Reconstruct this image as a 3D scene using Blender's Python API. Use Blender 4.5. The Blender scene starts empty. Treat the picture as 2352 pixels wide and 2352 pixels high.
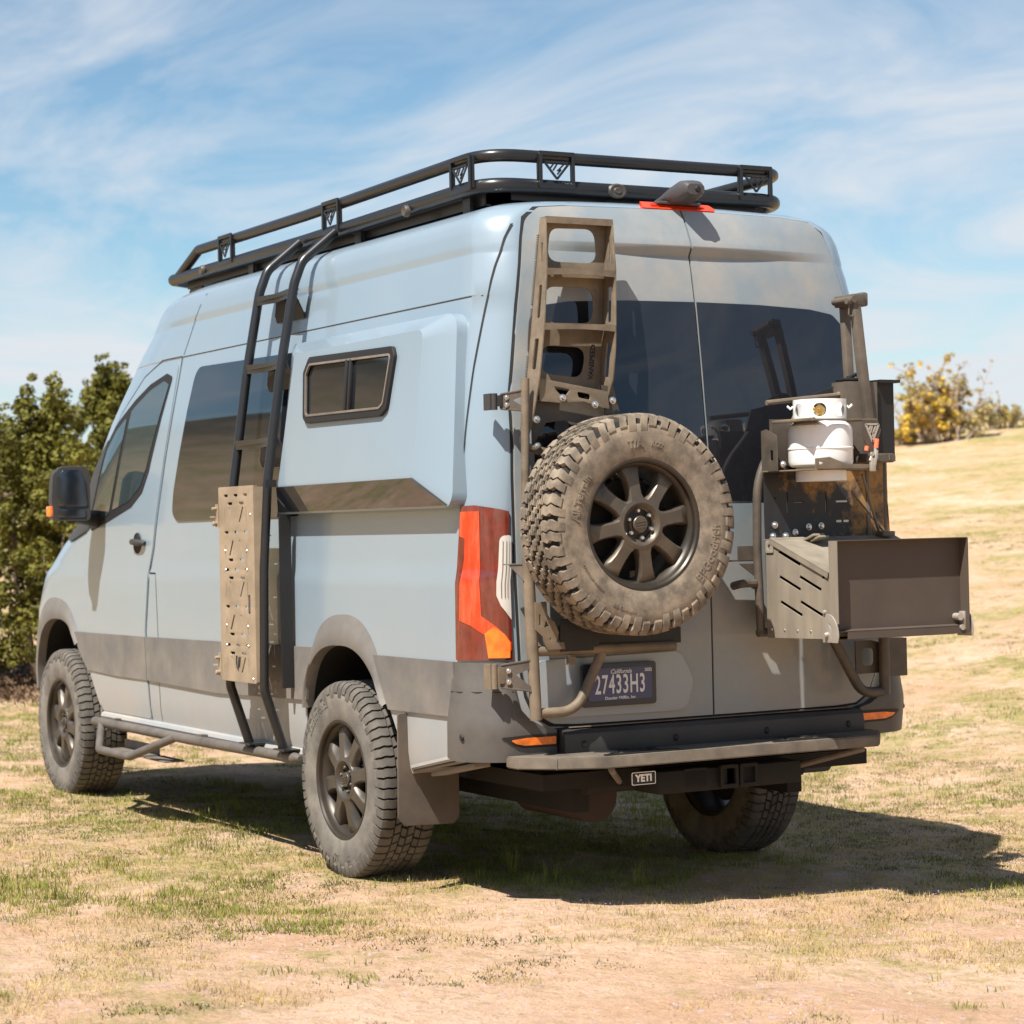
import bpy, bmesh, math, random
import numpy as np
from mathutils import Vector, Matrix, noise as mnoise
random.seed(7); np.random.seed(7)
R = math.radians
sc = bpy.context.scene
col = sc.collection

# ------------------------------------------------------------------ camera
CAM = Vector((-8.478, 4.917, 1.407)); YAW, PITCH, ROLL = -0.509, 0.007, -0.0224
cd = bpy.data.cameras.new('camera'); cam = bpy.data.objects.new('camera', cd); col.objects.link(cam)
fw = Vector((math.cos(PITCH)*math.cos(YAW), math.cos(PITCH)*math.sin(YAW), math.sin(PITCH)))
rt = fw.cross(Vector((0, 0, 1))).normalized(); up = rt.cross(fw)
r2 = rt*math.cos(ROLL)+up*math.sin(ROLL); u2 = -rt*math.sin(ROLL)+up*math.cos(ROLL)
cam.matrix_world = Matrix(((r2.x, u2.x, -fw.x, CAM.x), (r2.y, u2.y, -fw.y, CAM.y), (r2.z, u2.z, -fw.z, CAM.z), (0, 0, 0, 1)))
cd.sensor_width = 36; cd.lens = 36*5210.5/2352
cd.clip_start = 0.1; cd.clip_end = 4000
cd.dof.use_dof = True; cd.dof.focus_distance = 8.4; cd.dof.aperture_fstop = 5.0
sc.camera = cam

# ------------------------------------------------------------------ light
SUN = Vector((0.30, -0.57, -1.0)).normalized()           # direction the light travels
sl = bpy.data.lights.new('sun', 'SUN'); so = bpy.data.objects.new('sun', sl); col.objects.link(so)
sl.energy = 5.0; sl.angle = R(0.5); sl.color = (1.0, 0.95, 0.87)
so.rotation_euler = SUN.to_track_quat('-Z', 'Y').to_euler()
elev = math.asin(-SUN.z); az = math.atan2(-SUN.x, -SUN.y)   # compass angle from +Y
w = bpy.data.worlds.new('World'); sc.world = w; w.use_nodes = True
nt = w.node_tree; nt.nodes.clear()
def N(t, tree=None, **k):
    n = (tree or nt).nodes.new(t)
    for a, b in k.items(): setattr(n, a, b)
    return n
out = N('ShaderNodeOutputWorld'); bg = N('ShaderNodeBackground')
sky = N('ShaderNodeTexSky', sky_type='NISHITA', sun_disc=False)
sky.sun_elevation = elev; sky.sun_rotation = az; sky.altitude = 600; sky.air_density = 1.0; sky.dust_density = 0.6; sky.ozone_density = 1.4
tc = N('ShaderNodeTexCoord'); sep = N('ShaderNodeSeparateXYZ')
zz = N('ShaderNodeMath', operation='ADD'); zz.inputs[1].default_value = 0.10
dx = N('ShaderNodeMath', operation='DIVIDE'); dy = N('ShaderNodeMath', operation='DIVIDE'); cmb = N('ShaderNodeCombineXYZ')
L = nt.links.new
L(tc.outputs['Generated'], sep.inputs[0]); L(sep.outputs['Z'], zz.inputs[0])
L(sep.outputs['X'], dx.inputs[0]); L(zz.outputs[0], dx.inputs[1]); L(sep.outputs['Y'], dy.inputs[0]); L(zz.outputs[0], dy.inputs[1])
L(dx.outputs[0], cmb.inputs[0]); L(dy.outputs[0], cmb.inputs[1])
def cloud(rotz, scale, loc, nscale, detail, rough, dist):
    mp = N('ShaderNodeMapping'); mp.inputs['Rotation'].default_value[2] = rotz; mp.inputs['Scale'].default_value = scale; mp.inputs['Location'].default_value = loc
    nz = N('ShaderNodeTexNoise'); nz.inputs['Scale'].default_value = nscale; nz.inputs['Detail'].default_value = detail
    nz.inputs['Roughness'].default_value = rough; nz.inputs['Distortion'].default_value = dist
    L(cmb.outputs[0], mp.inputs[0]); L(mp.outputs[0], nz.inputs['Vector']); return nz
n1 = cloud(0.55, (0.75, 1.25, 1), (4.3, 2.1, 0), 1.1, 10, 0.60, 1.6)
n2 = cloud(0.3, (0.8, 1.0, 1), (7.1, 3.4, 0), 0.45, 6, 0.5, 0.4)
mulc = N('ShaderNodeMath', operation='MULTIPLY_ADD'); L(n1.outputs[0], mulc.inputs[0]); mulc.inputs[1].default_value = 0.62
m2 = N('ShaderNodeMath', operation='MULTIPLY'); L(n2.outputs[0], m2.inputs[0]); m2.inputs[1].default_value = 0.38; L(m2.outputs[0], mulc.inputs[2])
# more cover towards the horizon, as cirrus seen edge on
hz = N('ShaderNodeMapRange'); L(sep.outputs['Z'], hz.inputs[0]); hz.inputs[1].default_value = 0.0; hz.inputs[2].default_value = 0.26; hz.inputs[3].default_value = 0.13; hz.inputs[4].default_value = -0.005
ad = N('ShaderNodeMath', operation='ADD'); L(mulc.outputs[0], ad.inputs[0]); L(hz.outputs[0], ad.inputs[1])
cr = N('ShaderNodeValToRGB'); L(ad.outputs[0], cr.inputs[0])
cr.color_ramp.elements[0].position = 0.45; cr.color_ramp.elements[0].color = (0, 0, 0, 1)
cr.color_ramp.elements[1].position = 0.68; cr.color_ramp.elements[1].color = (0.9, 0.9, 0.9, 1)
mixc = N('ShaderNodeMix', data_type='RGBA'); L(cr.outputs[0], mixc.inputs[0])
tint = N('ShaderNodeMix', data_type='RGBA', blend_type='MULTIPLY'); tint.inputs[0].default_value = 1.0
L(sky.outputs[0], tint.inputs[6]); tint.inputs[7].default_value = (1.14, 1.34, 1.34, 1)
L(tint.outputs[2], mixc.inputs[6]); mixc.inputs[7].default_value = (8.2, 8.5, 9.0, 1)
L(mixc.outputs[2], bg.inputs[0]); bg.inputs[1].default_value = 0.053; L(bg.outputs[0], out.inputs[0])
sc.view_settings.view_transform = 'Standard'; sc.view_settings.look = 'None'; sc.view_settings.gamma = 1; sc.view_settings.exposure = 0.84
sc.view_settings.use_curve_mapping = False
sc.render.engine = 'CYCLES'

# ------------------------------------------------------------------ materials
MATS = {}
def mat(name, base, rough=0.5, metal=0.0, dust=0.0, dcol=(0.40, 0.31, 0.22), dscale=3.0, grad=None, bump=0.0, bscale=40, ior=1.5,
        coat=0.0, dlo=0.35, dhi=0.68, var=0.08, vscale=6.0, spec=0.5, trans=0.0, emit=None, streak=False):
    """Procedural surface: base colour with slight variation, a layer of dust (noise and, with grad=(z0,z1,amount), thicker low down), fine bump."""
    if name in MATS: return MATS[name]
    m = bpy.data.materials.new(name); m.use_nodes = True; t = m.node_tree; ns = t.nodes; ln = t.links.new
    p = ns['Principled BSDF']; p.inputs['Roughness'].default_value = rough; p.inputs['Metallic'].default_value = metal
    p.inputs['IOR'].default_value = ior; p.inputs['Coat Weight'].default_value = coat; p.inputs['Coat Roughness'].default_value = 0.06
    p.inputs['Specular IOR Level'].default_value = spec; p.inputs['Transmission Weight'].default_value = trans
    geo = ns.new('ShaderNodeNewGeometry')
    n1 = ns.new('ShaderNodeTexNoise'); n1.inputs['Scale'].default_value = vscale; n1.inputs['Detail'].default_value = 6; ln(geo.outputs['Position'], n1.inputs['Vector'])
    mr = ns.new('ShaderNodeMapRange'); ln(n1.outputs[0], mr.inputs[0]); mr.inputs[1].default_value = 0.3; mr.inputs[2].default_value = 0.7
    mr.inputs[3].default_value = 1-var; mr.inputs[4].default_value = 1+var
    vm = ns.new('ShaderNodeVectorMath'); vm.operation = 'SCALE'; vm.inputs[0].default_value = base[:3]; ln(mr.outputs[0], vm.inputs['Scale'])
    colr = vm.outputs[0]
    if dust > 0 or grad:
        n2 = ns.new('ShaderNodeTexNoise'); n2.inputs['Scale'].default_value = dscale; n2.inputs['Detail'].default_value = 8; n2.inputs['Roughness'].default_value = 0.65
        if streak:
            mp = ns.new('ShaderNodeMapping'); mp.inputs['Scale'].default_value = (1, 1, 0.16); ln(geo.outputs['Position'], mp.inputs[0]); ln(mp.outputs[0], n2.inputs['Vector'])
        else: ln(geo.outputs['Position'], n2.inputs['Vector'])
        d = ns.new('ShaderNodeMapRange'); ln(n2.outputs[0], d.inputs[0]); d.inputs[1].default_value = dlo; d.inputs[2].default_value = dhi; d.inputs[3].default_value = dust*0.45 if dlo < .45 else 0; d.inputs[4].default_value = min(1, dust*1.3)
        fac = d.outputs[0]
        if grad:
            sp = ns.new('ShaderNodeSeparateXYZ'); ln(geo.outputs['Position'], sp.inputs[0])
            g = ns.new('ShaderNodeMapRange'); g.interpolation_type = 'SMOOTHSTEP'; ln(sp.outputs['Z'], g.inputs[0]); g.inputs[1].default_value = grad[0]; g.inputs[2].default_value = grad[1]; g.inputs[3].default_value = grad[2]; g.inputs[4].default_value = 0
            g2 = ns.new('ShaderNodeMath'); g2.operation = 'MULTIPLY_ADD'; g2.use_clamp = True
            nn = ns.new('ShaderNodeMapRange'); ln(n2.outputs[0], nn.inputs[0]); nn.inputs[1].default_value = 0.3; nn.inputs[2].default_value = 0.7; nn.inputs[3].default_value = 0.55; nn.inputs[4].default_value = 1.15
            ln(g.outputs[0], g2.inputs[0]); ln(nn.outputs[0], g2.inputs[1]); ln(fac, g2.inputs[2]); fac = g2.outputs[0]
        mx = ns.new('ShaderNodeMix'); mx.data_type = 'RGBA'; ln(fac, mx.inputs[0]); ln(colr, mx.inputs[6]); mx.inputs[7].default_value = (*dcol, 1); colr = mx.outputs[2]
        rr = ns.new('ShaderNodeMapRange'); ln(fac, rr.inputs[0]); rr.inputs[3].default_value = rough; rr.inputs[4].default_value = max(rough, 0.85); ln(rr.outputs[0], p.inputs['Roughness'])
        if coat:
            cc = ns.new('ShaderNodeMapRange'); ln(fac, cc.inputs[0]); cc.inputs[1].default_value = 0.1; cc.inputs[2].default_value = 0.75; cc.inputs[3].default_value = coat; cc.inputs[4].default_value = 0; ln(cc.outputs[0], p.inputs['Coat Weight'])
    ln(colr, p.inputs['Base Color'])
    if bump:
        n3 = ns.new('ShaderNodeTexNoise'); n3.inputs['Scale'].default_value = bscale; n3.inputs['Detail'].default_value = 4; ln(geo.outputs['Position'], n3.inputs['Vector'])
        b = ns.new('ShaderNodeBump'); b.inputs['Strength'].default_value = bump; b.inputs['Distance'].default_value = 0.01; ln(n3.outputs[0], b.inputs['Height']); ln(b.outputs[0], p.inputs['Normal'])
    if emit: p.inputs['Emission Color'].default_value = (*emit[:3], 1); p.inputs['Emission Strength'].default_value = emit[3]
    MATS[name] = m; return m
DUST = (0.40, 0.33, 0.26)
paint = mat('blue_grey_paint', (0.205, 0.275, 0.335), 0.28, 0.0, dust=0.06, dcol=DUST, dscale=2.2, grad=(0.4, 1.15, 0.62), coat=0.6, var=0.03, vscale=1.5, streak=True)
paintR = mat('dusty_door_paint', (0.165, 0.222, 0.265), 0.32, 0.0, dust=0.36, dlo=.42, dhi=.66, dcol=(0.42, 0.34, 0.255), dscale=3.6, coat=0.5, var=0.04, vscale=2)
plastic = mat('grey_plastic', (0.07, 0.07, 0.075), 0.62, dust=0.34, dcol=(0.265, 0.235, 0.195), dscale=4.0, grad=(0.4, 1.3, 0.34), bump=0.15, bscale=400)
plasticD = mat('dark_plastic', (0.020, 0.021, 0.024), 0.5, dust=0.05, dcol=(0.35, 0.28, 0.2), dscale=5, bump=0.15, bscale=400)
bumperM = mat('bumper_plastic', (0.035, 0.037, 0.042), 0.45, dust=0.20, dcol=(0.28, 0.235, 0.18), dscale=3.5, bump=0.15, bscale=400)
gap = mat('panel_gap', (0.012, 0.012, 0.013), 0.8)
glass = mat('tinted_glass', (0.010, 0.012, 0.016), 0.025, ior=1.95, var=0.0)
glassR = mat('rear_tinted_glass', (0.012, 0.013, 0.017), 0.02, ior=1.65, dust=0.012, dcol=(0.3, 0.27, 0.24), dscale=30, var=0.0)
glassC = mat('cab_glass', (0.030, 0.045, 0.048), 0.02, ior=2.25, var=0.0)
blackrub = mat('black_rubber', (0.009, 0.009, 0.010), 0.6)
rackM = mat('black_powder_coat', (0.011, 0.012, 0.014), 0.30, dust=0.02, dcol=(0.25, 0.2, 0.16), dscale=9)
rackD = mat('dusty_black_powder_coat', (0.022, 0.020, 0.019), 0.42, dust=0.26, dcol=(0.26, 0.20, 0.145), dscale=7, bump=0.12, bscale=250)
tubeM = mat('dusty_grey_tube', (0.07, 0.063, 0.058), 0.5, dust=0.5, dcol=(0.27, 0.225, 0.185), dscale=8, bump=0.1, bscale=200)
bronze = mat('dusty_bronze_plate', (0.045, 0.036, 0.027), 0.45, dust=0.55, dcol=(0.29, 0.22, 0.148), dscale=6, bump=0.12, bscale=200)
tanM = mat('tan_dusty_board', (0.15, 0.115, 0.08), 0.5, dust=0.75, dcol=(0.36, 0.275, 0.185), dscale=5, bump=0.1, bscale=200)
boxM = mat('dusty_storage_box', (0.12, 0.105, 0.085), 0.5, dust=0.55, dcol=(0.34, 0.285, 0.215), dscale=7, bump=0.12, bscale=220, streak=True)
flapM = mat('brown_powder_coat', (0.055, 0.040, 0.032), 0.55, dust=0.2, dcol=(0.15, 0.11, 0.08), dscale=4, bump=0.3, bscale=600)
panelM = mat('rust_dusted_panel', (0.018, 0.018, 0.020), 0.5, dust=0.75, dlo=0.50, dhi=0.60, dcol=(0.34, 0.19, 0.07), dscale=5.5, bump=0.15, bscale=250)
tyreM = mat('dusty_tyre_rubber', (0.034, 0.029, 0.024), 0.75, dust=0.66, dlo=.38, dhi=.62, dcol=(0.30, 0.24, 0.175), dscale=14, bump=0.12, bscale=260)
tyreG = mat('grey_tyre_rubber', (0.045, 0.043, 0.041), 0.8, dust=0.60, dcol=(0.25, 0.225, 0.19), dscale=9, bump=0.12, bscale=260)
tyreT = mat('dark_tread_rubber', (0.030, 0.029, 0.028), 0.8, dust=0.50, dcol=(0.20, 0.175, 0.145), dscale=12, bump=0.12, bscale=260)
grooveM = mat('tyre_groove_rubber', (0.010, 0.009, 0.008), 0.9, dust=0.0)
rimM = mat('bronze_alloy', (0.060, 0.051, 0.042), 0.32, metal=0.45, dust=0.24, dcol=(0.27, 0.21, 0.145), dscale=9)
rimG = mat('gunmetal_alloy', (0.055, 0.053, 0.051), 0.28, metal=0.5, dust=0.24, dcol=(0.24, 0.19, 0.14), dscale=9)
rimB = mat('dark_rim_barrel', (0.016, 0.014, 0.012), 0.35, metal=0.3, dust=0.12, dcol=(0.24, 0.18, 0.12), dscale=7)
steel = mat('bright_bolt', (0.62, 0.60, 0.58), 0.3, metal=0.9)
zinc = mat('zinc_bracket', (0.50, 0.47, 0.42), 0.42, metal=0.6, dust=0.3)
white = mat('white_tank_paint', (0.80, 0.80, 0.79), 0.35, dust=0.06, coat=0.2)
brass = mat('brass_valve', (0.60, 0.40, 0.14), 0.3, metal=0.9)
redM = mat('red_lens', (0.66, 0.038, 0.006), 0.10, coat=1.0, dust=0.5, dlo=.48, dhi=.68, dcol=(0.50, 0.15, 0.07), dscale=18, var=0.2, vscale=30, streak=True)
redD = mat('smoked_lens', (0.13, 0.012, 0.007), 0.10, coat=1.0, dust=0.42, dlo=.46, dhi=.68, dcol=(0.20, 0.09, 0.065), dscale=16, var=0.3, vscale=25, streak=True)
amberM = mat('amber_lens', (0.80, 0.17, 0.01), 0.15, coat=0.5, dust=0.05, var=0.3, vscale=30)
clearM = mat('clear_lens', (0.55, 0.53, 0.50), 0.12, coat=0.6, dust=0.2, dcol=(0.45, 0.38, 0.3))
brakeM = mat('brake_light_lens', (0.80, 0.055, 0.012), 0.2, coat=0.4, var=0.1)
orangeM = mat('orange_grip', (0.85, 0.17, 0.08), 0.4)
plateB = mat('plate_blue', (0.045, 0.055, 0.13), 0.35, var=0.03)
plateW = mat('plate_white', (0.62, 0.63, 0.66), 0.4, var=0.02)
plateF = mat('plate_frame_black', (0.014, 0.018, 0.030), 0.3)
trimW = mat('sign_white', (0.75, 0.73, 0.68), 0.4, var=0.02)
underM = mat('underbody_black', (0.004, 0.0035, 0.003), 0.8, dust=0.04, dcol=(0.05, 0.03, 0.02))
rustM = mat('rusty_muffler', (0.025, 0.012, 0.009), 0.7, dust=0.2, dcol=(0.05, 0.03, 0.02))
mirG = mat('mirror_glass', (0.12, 0.135, 0.16), 0.16, metal=1.0, var=0.0)

# ------------------------------------------------------------------ object helpers
def tag(o, label=None, cat=None, group=None, kind=None):
    if label: o['label'] = label
    if cat: o['category'] = cat
    if group: o['group'] = group
    if kind: o['kind'] = kind
    return o
def thing(name, label, cat, loc, group=None):
    o = bpy.data.objects.new(name, None); o.location = loc; o.empty_display_size = 0.1; col.objects.link(o); return tag(o, label, cat, group)
def root_loc(o):
    v = Vector(o.location)
    while o.parent: o = o.parent; v = v+Vector(o.location)
    return v
class MB:
    def __init__(s): s.v = []; s.f = []; s.sm = []
    def add(s, vs, fs, smooth=False):
        b = len(s.v); s.v += [tuple(v) for v in vs]; s.f += [tuple(b+i for i in f) for f in fs]; s.sm += [smooth]*len(fs); return s
    def box(s, c, d, rot=None, ch=0.0):
        hx, hy, hz = d[0]/2, d[1]/2, d[2]/2; M = rot if rot else Matrix.Identity(3); c = Vector(c)
        if ch <= 0:
            vs = [c+M@Vector((sx*hx, sy*hy, sz*hz)) for sx in (-1, 1) for sy in (-1, 1) for sz in (-1, 1)]
            return s.add(vs, [(0, 1, 3, 2), (4, 6, 7, 5), (0, 4, 5, 1), (2, 3, 7, 6), (0, 2, 6, 4), (1, 5, 7, 3)])
        bm = bmesh.new(); bmesh.ops.create_cube(bm, size=1)
        for v in bm.verts: v.co = Vector((v.co.x*d[0], v.co.y*d[1], v.co.z*d[2]))
        bmesh.ops.bevel(bm, geom=bm.edges[:], offset=ch, segments=2, affect='EDGES', profile=0.5)
        for v in bm.verts: v.co = c+M@v.co
        s.bm(bm); return s
    def bm(s, b, smooth=False):
        b.verts.index_update(); s.add([v.co[:] for v in b.verts], [[v.index for v in f.verts] for f in b.faces], smooth); b.free(); return s
    def mesh(s, me, M=None, smooth=False):
        M = M or Matrix.Identity(4); s.add([(M@v.co)[:] for v in me.vertices], [list(p.vertices) for p in me.polygons], smooth); bpy.data.meshes.remove(me); return s
    def tube(s, path, r, n=10, closed=False, cap=True):
        P = [Vector(p) for p in path]; m = len(P); rs = r if isinstance(r, (list, tuple)) else [r]*m
        T = []
        for i in range(m):
            a = P[(i-1) % m] if (closed or i > 0) else P[i]; b = P[(i+1) % m] if (closed or i < m-1) else P[i]; T.append((b-a).normalized())
        ref = Vector((0, 0, 1)) if abs(T[0].z) < 0.9 else Vector((1, 0, 0)); nrm = (ref-T[0]*ref.dot(T[0])).normalized(); vs = []
        for i in range(m):
            nrm = (nrm-T[i]*nrm.dot(T[i])).normalized(); b = T[i].cross(nrm)
            for k in range(n):
                a = 2*math.pi*k/n; vs.append(P[i]+(nrm*math.cos(a)+b*math.sin(a))*rs[i])
        fs = []
        for i in range(m if closed else m-1):
            j = (i+1) % m
            for k in range(n): fs.append((i*n+k, i*n+(k+1) % n, j*n+(k+1) % n, j*n+k))
        s.add(vs, fs, True)
        if cap and not closed: s.add(vs[:n], [tuple(range(n))[::-1]]); s.add(vs[-n:], [tuple(range(n))])
        return s
    def cyl(s, a, b, r, n=16, r2=None): return s.tube([a, b], [r, r if r2 is None else r2], n)
    def lathe(s, prof, c, axis='Y', n=64, closed=True, smooth=True, ang=None):
        """prof: (radius, offset along the axis)."""
        c = Vector(c); vs = []; m = len(prof)
        for k in range(n):
            a = 2*math.pi*k/n; ca, sa = math.cos(a), math.sin(a)
            for (r, h) in prof:
                if axis == 'Y': vs.append(c+Vector((r*ca, h, r*sa)))
                elif axis == 'X': vs.append(c+Vector((h, r*ca, r*sa)))
                else: vs.append(c+Vector((r*ca, r*sa, h)))
        fs = [(k*m+i, k*m+i+1, ((k+1) % n)*m+i+1, ((k+1) % n)*m+i) for k in range(n) for i in range(m-1)]
        return s.add(vs, fs, smooth)
    def build(s, name, m, parent=None, sharp=35, xf=None):
        me = bpy.data.meshes.new(name); o = bpy.data.objects.new(name, me); col.objects.link(o)
        vs = [(xf@Vector(v))[:] for v in s.v] if xf else s.v
        L0 = root_loc(parent) if parent else Vector((0, 0, 0))
        vs = [(v[0]-L0.x, v[1]-L0.y, v[2]-L0.z) for v in vs]
        me.from_pydata(vs, [], s.f)
        for q in (m if isinstance(m, (list, tuple)) else [m]): me.materials.append(q)
        bm = bmesh.new(); bm.from_mesh(me); bmesh.ops.remove_doubles(bm, verts=bm.verts, dist=1e-5); bmesh.ops.recalc_face_normals(bm, faces=bm.faces)
        for f in bm.faces: f.smooth = True
        for e in bm.edges:
            if len(e.link_faces) != 2 or e.calc_face_angle(0) > R(sharp): e.smooth = False
        bm.to_mesh(me); bm.free()
        if parent: o.parent = parent
        return o
def fillet(pts, rad, seg=6):
    P = [Vector(p) for p in pts]; out = [P[0]]
    for i in range(1, len(P)-1):
        r = rad[i-1] if isinstance(rad, (list, tuple)) else rad
        a = (P[i-1]-P[i]); b = (P[i+1]-P[i]); la, lb = a.length, b.length; a.normalize(); b.normalize()
        ang = a.angle(b); d = min(r/math.tan(ang/2), la*0.49, lb*0.49); p0 = P[i]+a*d; p1 = P[i]+b*d
        for k in range(seg+1):
            t = k/seg; out.append(p0*(1-t)**2+P[i]*2*t*(1-t)+p1*t*t)
    out.append(P[-1]); return out
def rpoly(pts, rad, seg=5):
    """2D polygon with rounded corners."""
    n = len(pts); out = []
    for i in range(n):
        r = rad[i] if isinstance(rad, (list, tuple)) else rad
        p = Vector(pts[i]); a = Vector(pts[i-1])-p; b = Vector(pts[(i+1) % n])-p; la, lb = a.length, b.length; a.normalize(); b.normalize()
        if r <= 0: out.append(tuple(p)); continue
        ang = max(0.05, a.angle(b)); d = min(r/math.tan(ang/2), la*0.49, lb*0.49); p0 = p+a*d; p1 = p+b*d
        for k in range(seg+1):
            t = k/seg; q = p0*(1-t)**2+p*2*t*(1-t)+p1*t*t; out.append((q.x, q.y))
    return out
def rrect(x0, z0, x1, z1, r, seg=5): return rpoly([(x0, z0), (x1, z0), (x1, z1), (x0, z1)], r, seg)
def plate(outlines, th, M, bevel=0.0):
    """Flat plate with holes: outlines[0] is the edge, the rest are holes; M maps (u, v, depth) to the world."""
    cu = bpy.data.curves.new('c', 'CURVE'); cu.dimensions = '2D'; cu.fill_mode = 'BOTH'; cu.extrude = th/2; cu.bevel_depth = bevel; cu.resolution_u = 1
    for pl in outlines:
        sp = cu.splines.new('POLY'); sp.points.add(len(pl)-1); sp.use_cyclic_u = True
        for i, q in enumerate(pl): sp.points[i].co = (q[0], q[1], 0, 1)
    ob = bpy.data.objects.new('c', cu); me = bpy.data.meshes.new_from_object(ob); bpy.data.objects.remove(ob); bpy.data.curves.remove(cu)
    mb = MB(); mb.mesh(me, M); return mb
def text_mb(s, size, M, th=0.0008, bend=None, bold=0.0, sx=1.0, shear=0.0, align='CENTER', spacing=1.0):
    cu = bpy.data.curves.new('t', 'FONT'); cu.body = s; cu.size = size; cu.extrude = th; cu.offset = bold; cu.align_x = align; cu.align_y = 'CENTER'; cu.shear = shear; cu.space_character = spacing; cu.resolution_u = 3
    ob = bpy.data.objects.new('t', cu); me = bpy.data.meshes.new_from_object(ob); bpy.data.objects.remove(ob); bpy.data.curves.remove(cu)
    for v in me.vertices: v.co.x *= sx
    if bend:
        r, a0, dirn = bend
        for v in me.vertices:
            a = a0-dirn*v.co.x/r; rr = r+dirn*v.co.y; v.co = Vector((rr*math.cos(a), rr*math.sin(a), v.co.z))
    mb = MB(); mb.mesh(me, M); return mb
def frame(o, u, v):
    u = Vector(u).normalized(); v = Vector(v); v = (v-u*v.dot(u)).normalized(); n = u.cross(v); o = Vector(o)
    return Matrix(((u.x, v.x, n.x, o.x), (u.y, v.y, n.y, o.y), (u.z, v.z, n.z, o.z), (0, 0, 0, 1)))
def FX(x): return frame((x, 0, 0), (0, 1, 0), (0, 0, 1))     # (u,v) = (y,z) on a plane x = const, normal +x
def FY(y): return frame((0, y, 0), (1, 0, 0), (0, 0, 1))     # (u,v) = (x,z) on a plane y = const
def merge(*mbs):
    m = MB()
    for q in mbs: m.add(q.v, q.f); m.sm[-len(q.f):] = q.sm
    return m

# ------------------------------------------------------------------ van body surface
def tab(T, z):
    if z <= T[0][0]: return T[0][1]
    for (a, b), (c, d) in zip(T, T[1:]):
        if z <= c: return b+(d-b)*(z-a)/(c-a)
    return T[-1][1]
WT = [(.45, .985), (.55, 1.0), (.7, 1.006), (.93, 1.006), (1.10, 1.004), (1.215, 1.003), (1.25, .996), (1.48, .985), (1.8, .956), (2.0, .932), (2.28, .888), (2.283, .891), (2.40, .872), (2.452, .861), (2.460, .865), (2.50, .861), (2.545, .854), (2.58, .838), (2.608, .810), (2.632, .765), (2.65, .69), (2.67, .53), (2.685, .35), (2.69, .15)]
XRT = [(.45, -1.19), (.66, -1.212), (1.2, -1.212), (1.72, -1.206), (2.0, -1.178), (2.266, -1.146), (2.40, -1.124), (2.52, -1.095), (2.60, -1.074), (2.63, -1.058), (2.65, -1.03), (2.67, -.95), (2.685, -.8), (2.69, -.6)]
XST = [(.45, 3.95), (1.0, 3.9), (1.2, 3.75), (1.37, 3.4), (1.49, 3.05), (1.74, 2.9), (2.04, 2.6), (2.3, 2.2), (2.43, 2.0), (2.6, 1.9), (2.69, 1.6)]
XFT = [(.45, 4.50), (.6, 4.62), (1.0, 4.62), (1.2, 4.50), (1.37, 4.26), (1.49, 4.02), (1.74, 3.9), (2.04, 3.67), (2.3, 3.48), (2.43, 3.33), (2.6, 3.08), (2.65, 2.88), (2.67, 2.7), (2.685, 2.45), (2.69, 2.2)]
RC = 0.13
def W(z): return tab(WT, z)
def rcz(z): return min(RC, W(z)*0.8)
def xedge(z): return tab(XRT, z)+0.035
def crease(y, z):
    a = max(0, 1-(y/0.70)**2)
    if z < 2.448 or z > 2.63: return 0
    return -0.030*a*((z-2.448)/0.036 if z < 2.484 else (2.63-z)/(2.63-2.484))
def rear_x(y, z):
    w = W(z); rc = rcz(z); e = xedge(z); ya = abs(y)
    if ya <= w-rc: return tab(XRT, z)+0.035*(ya/max(.1, w-rc))**2+crease(y, z)
    u = min(1, (ya-(w-rc))/rc); return e+rc*(1-(1-u**1.4)**(1/1.4))
def side_y(x, z):
    w = W(z); rc = rcz(z); e = xedge(z); xs = tab(XST, z); xf = tab(XFT, z)
    if x < e+rc:
        u = min(1, (e+rc-x)/rc); return w-rc*(1-(1-u**1.4)**(1/1.4))
    if x > xs:
        u = min(1, (x-xs)/(xf-xs)); return w*(1-u**2.5)**0.4
    return w
def wrap(s, z):
    """s = x along the side; past the rear corner it runs on round the corner and across the back."""
    w = W(z); rc = rcz(z); e = xedge(z); x0 = e+rc; t = -1.06-s
    if t <= 0: return Vector((x0-t, side_y(x0-t, z), z))
    Lc = rc*1.45
    if t < Lc:
        a = t/Lc*math.pi/2; return Vector((x0-rc*math.sin(a)**(2/1.4), w-rc+rc*math.cos(a)**(2/1.4), z))
    y = w-rc-(t-Lc); return Vector((rear_x(y, z), y, z))
SIDE = lambda u, v: Vector((u, side_y(u, v), v))
REAR = lambda u, v: Vector((rear_x(u, v), u, v))
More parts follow.
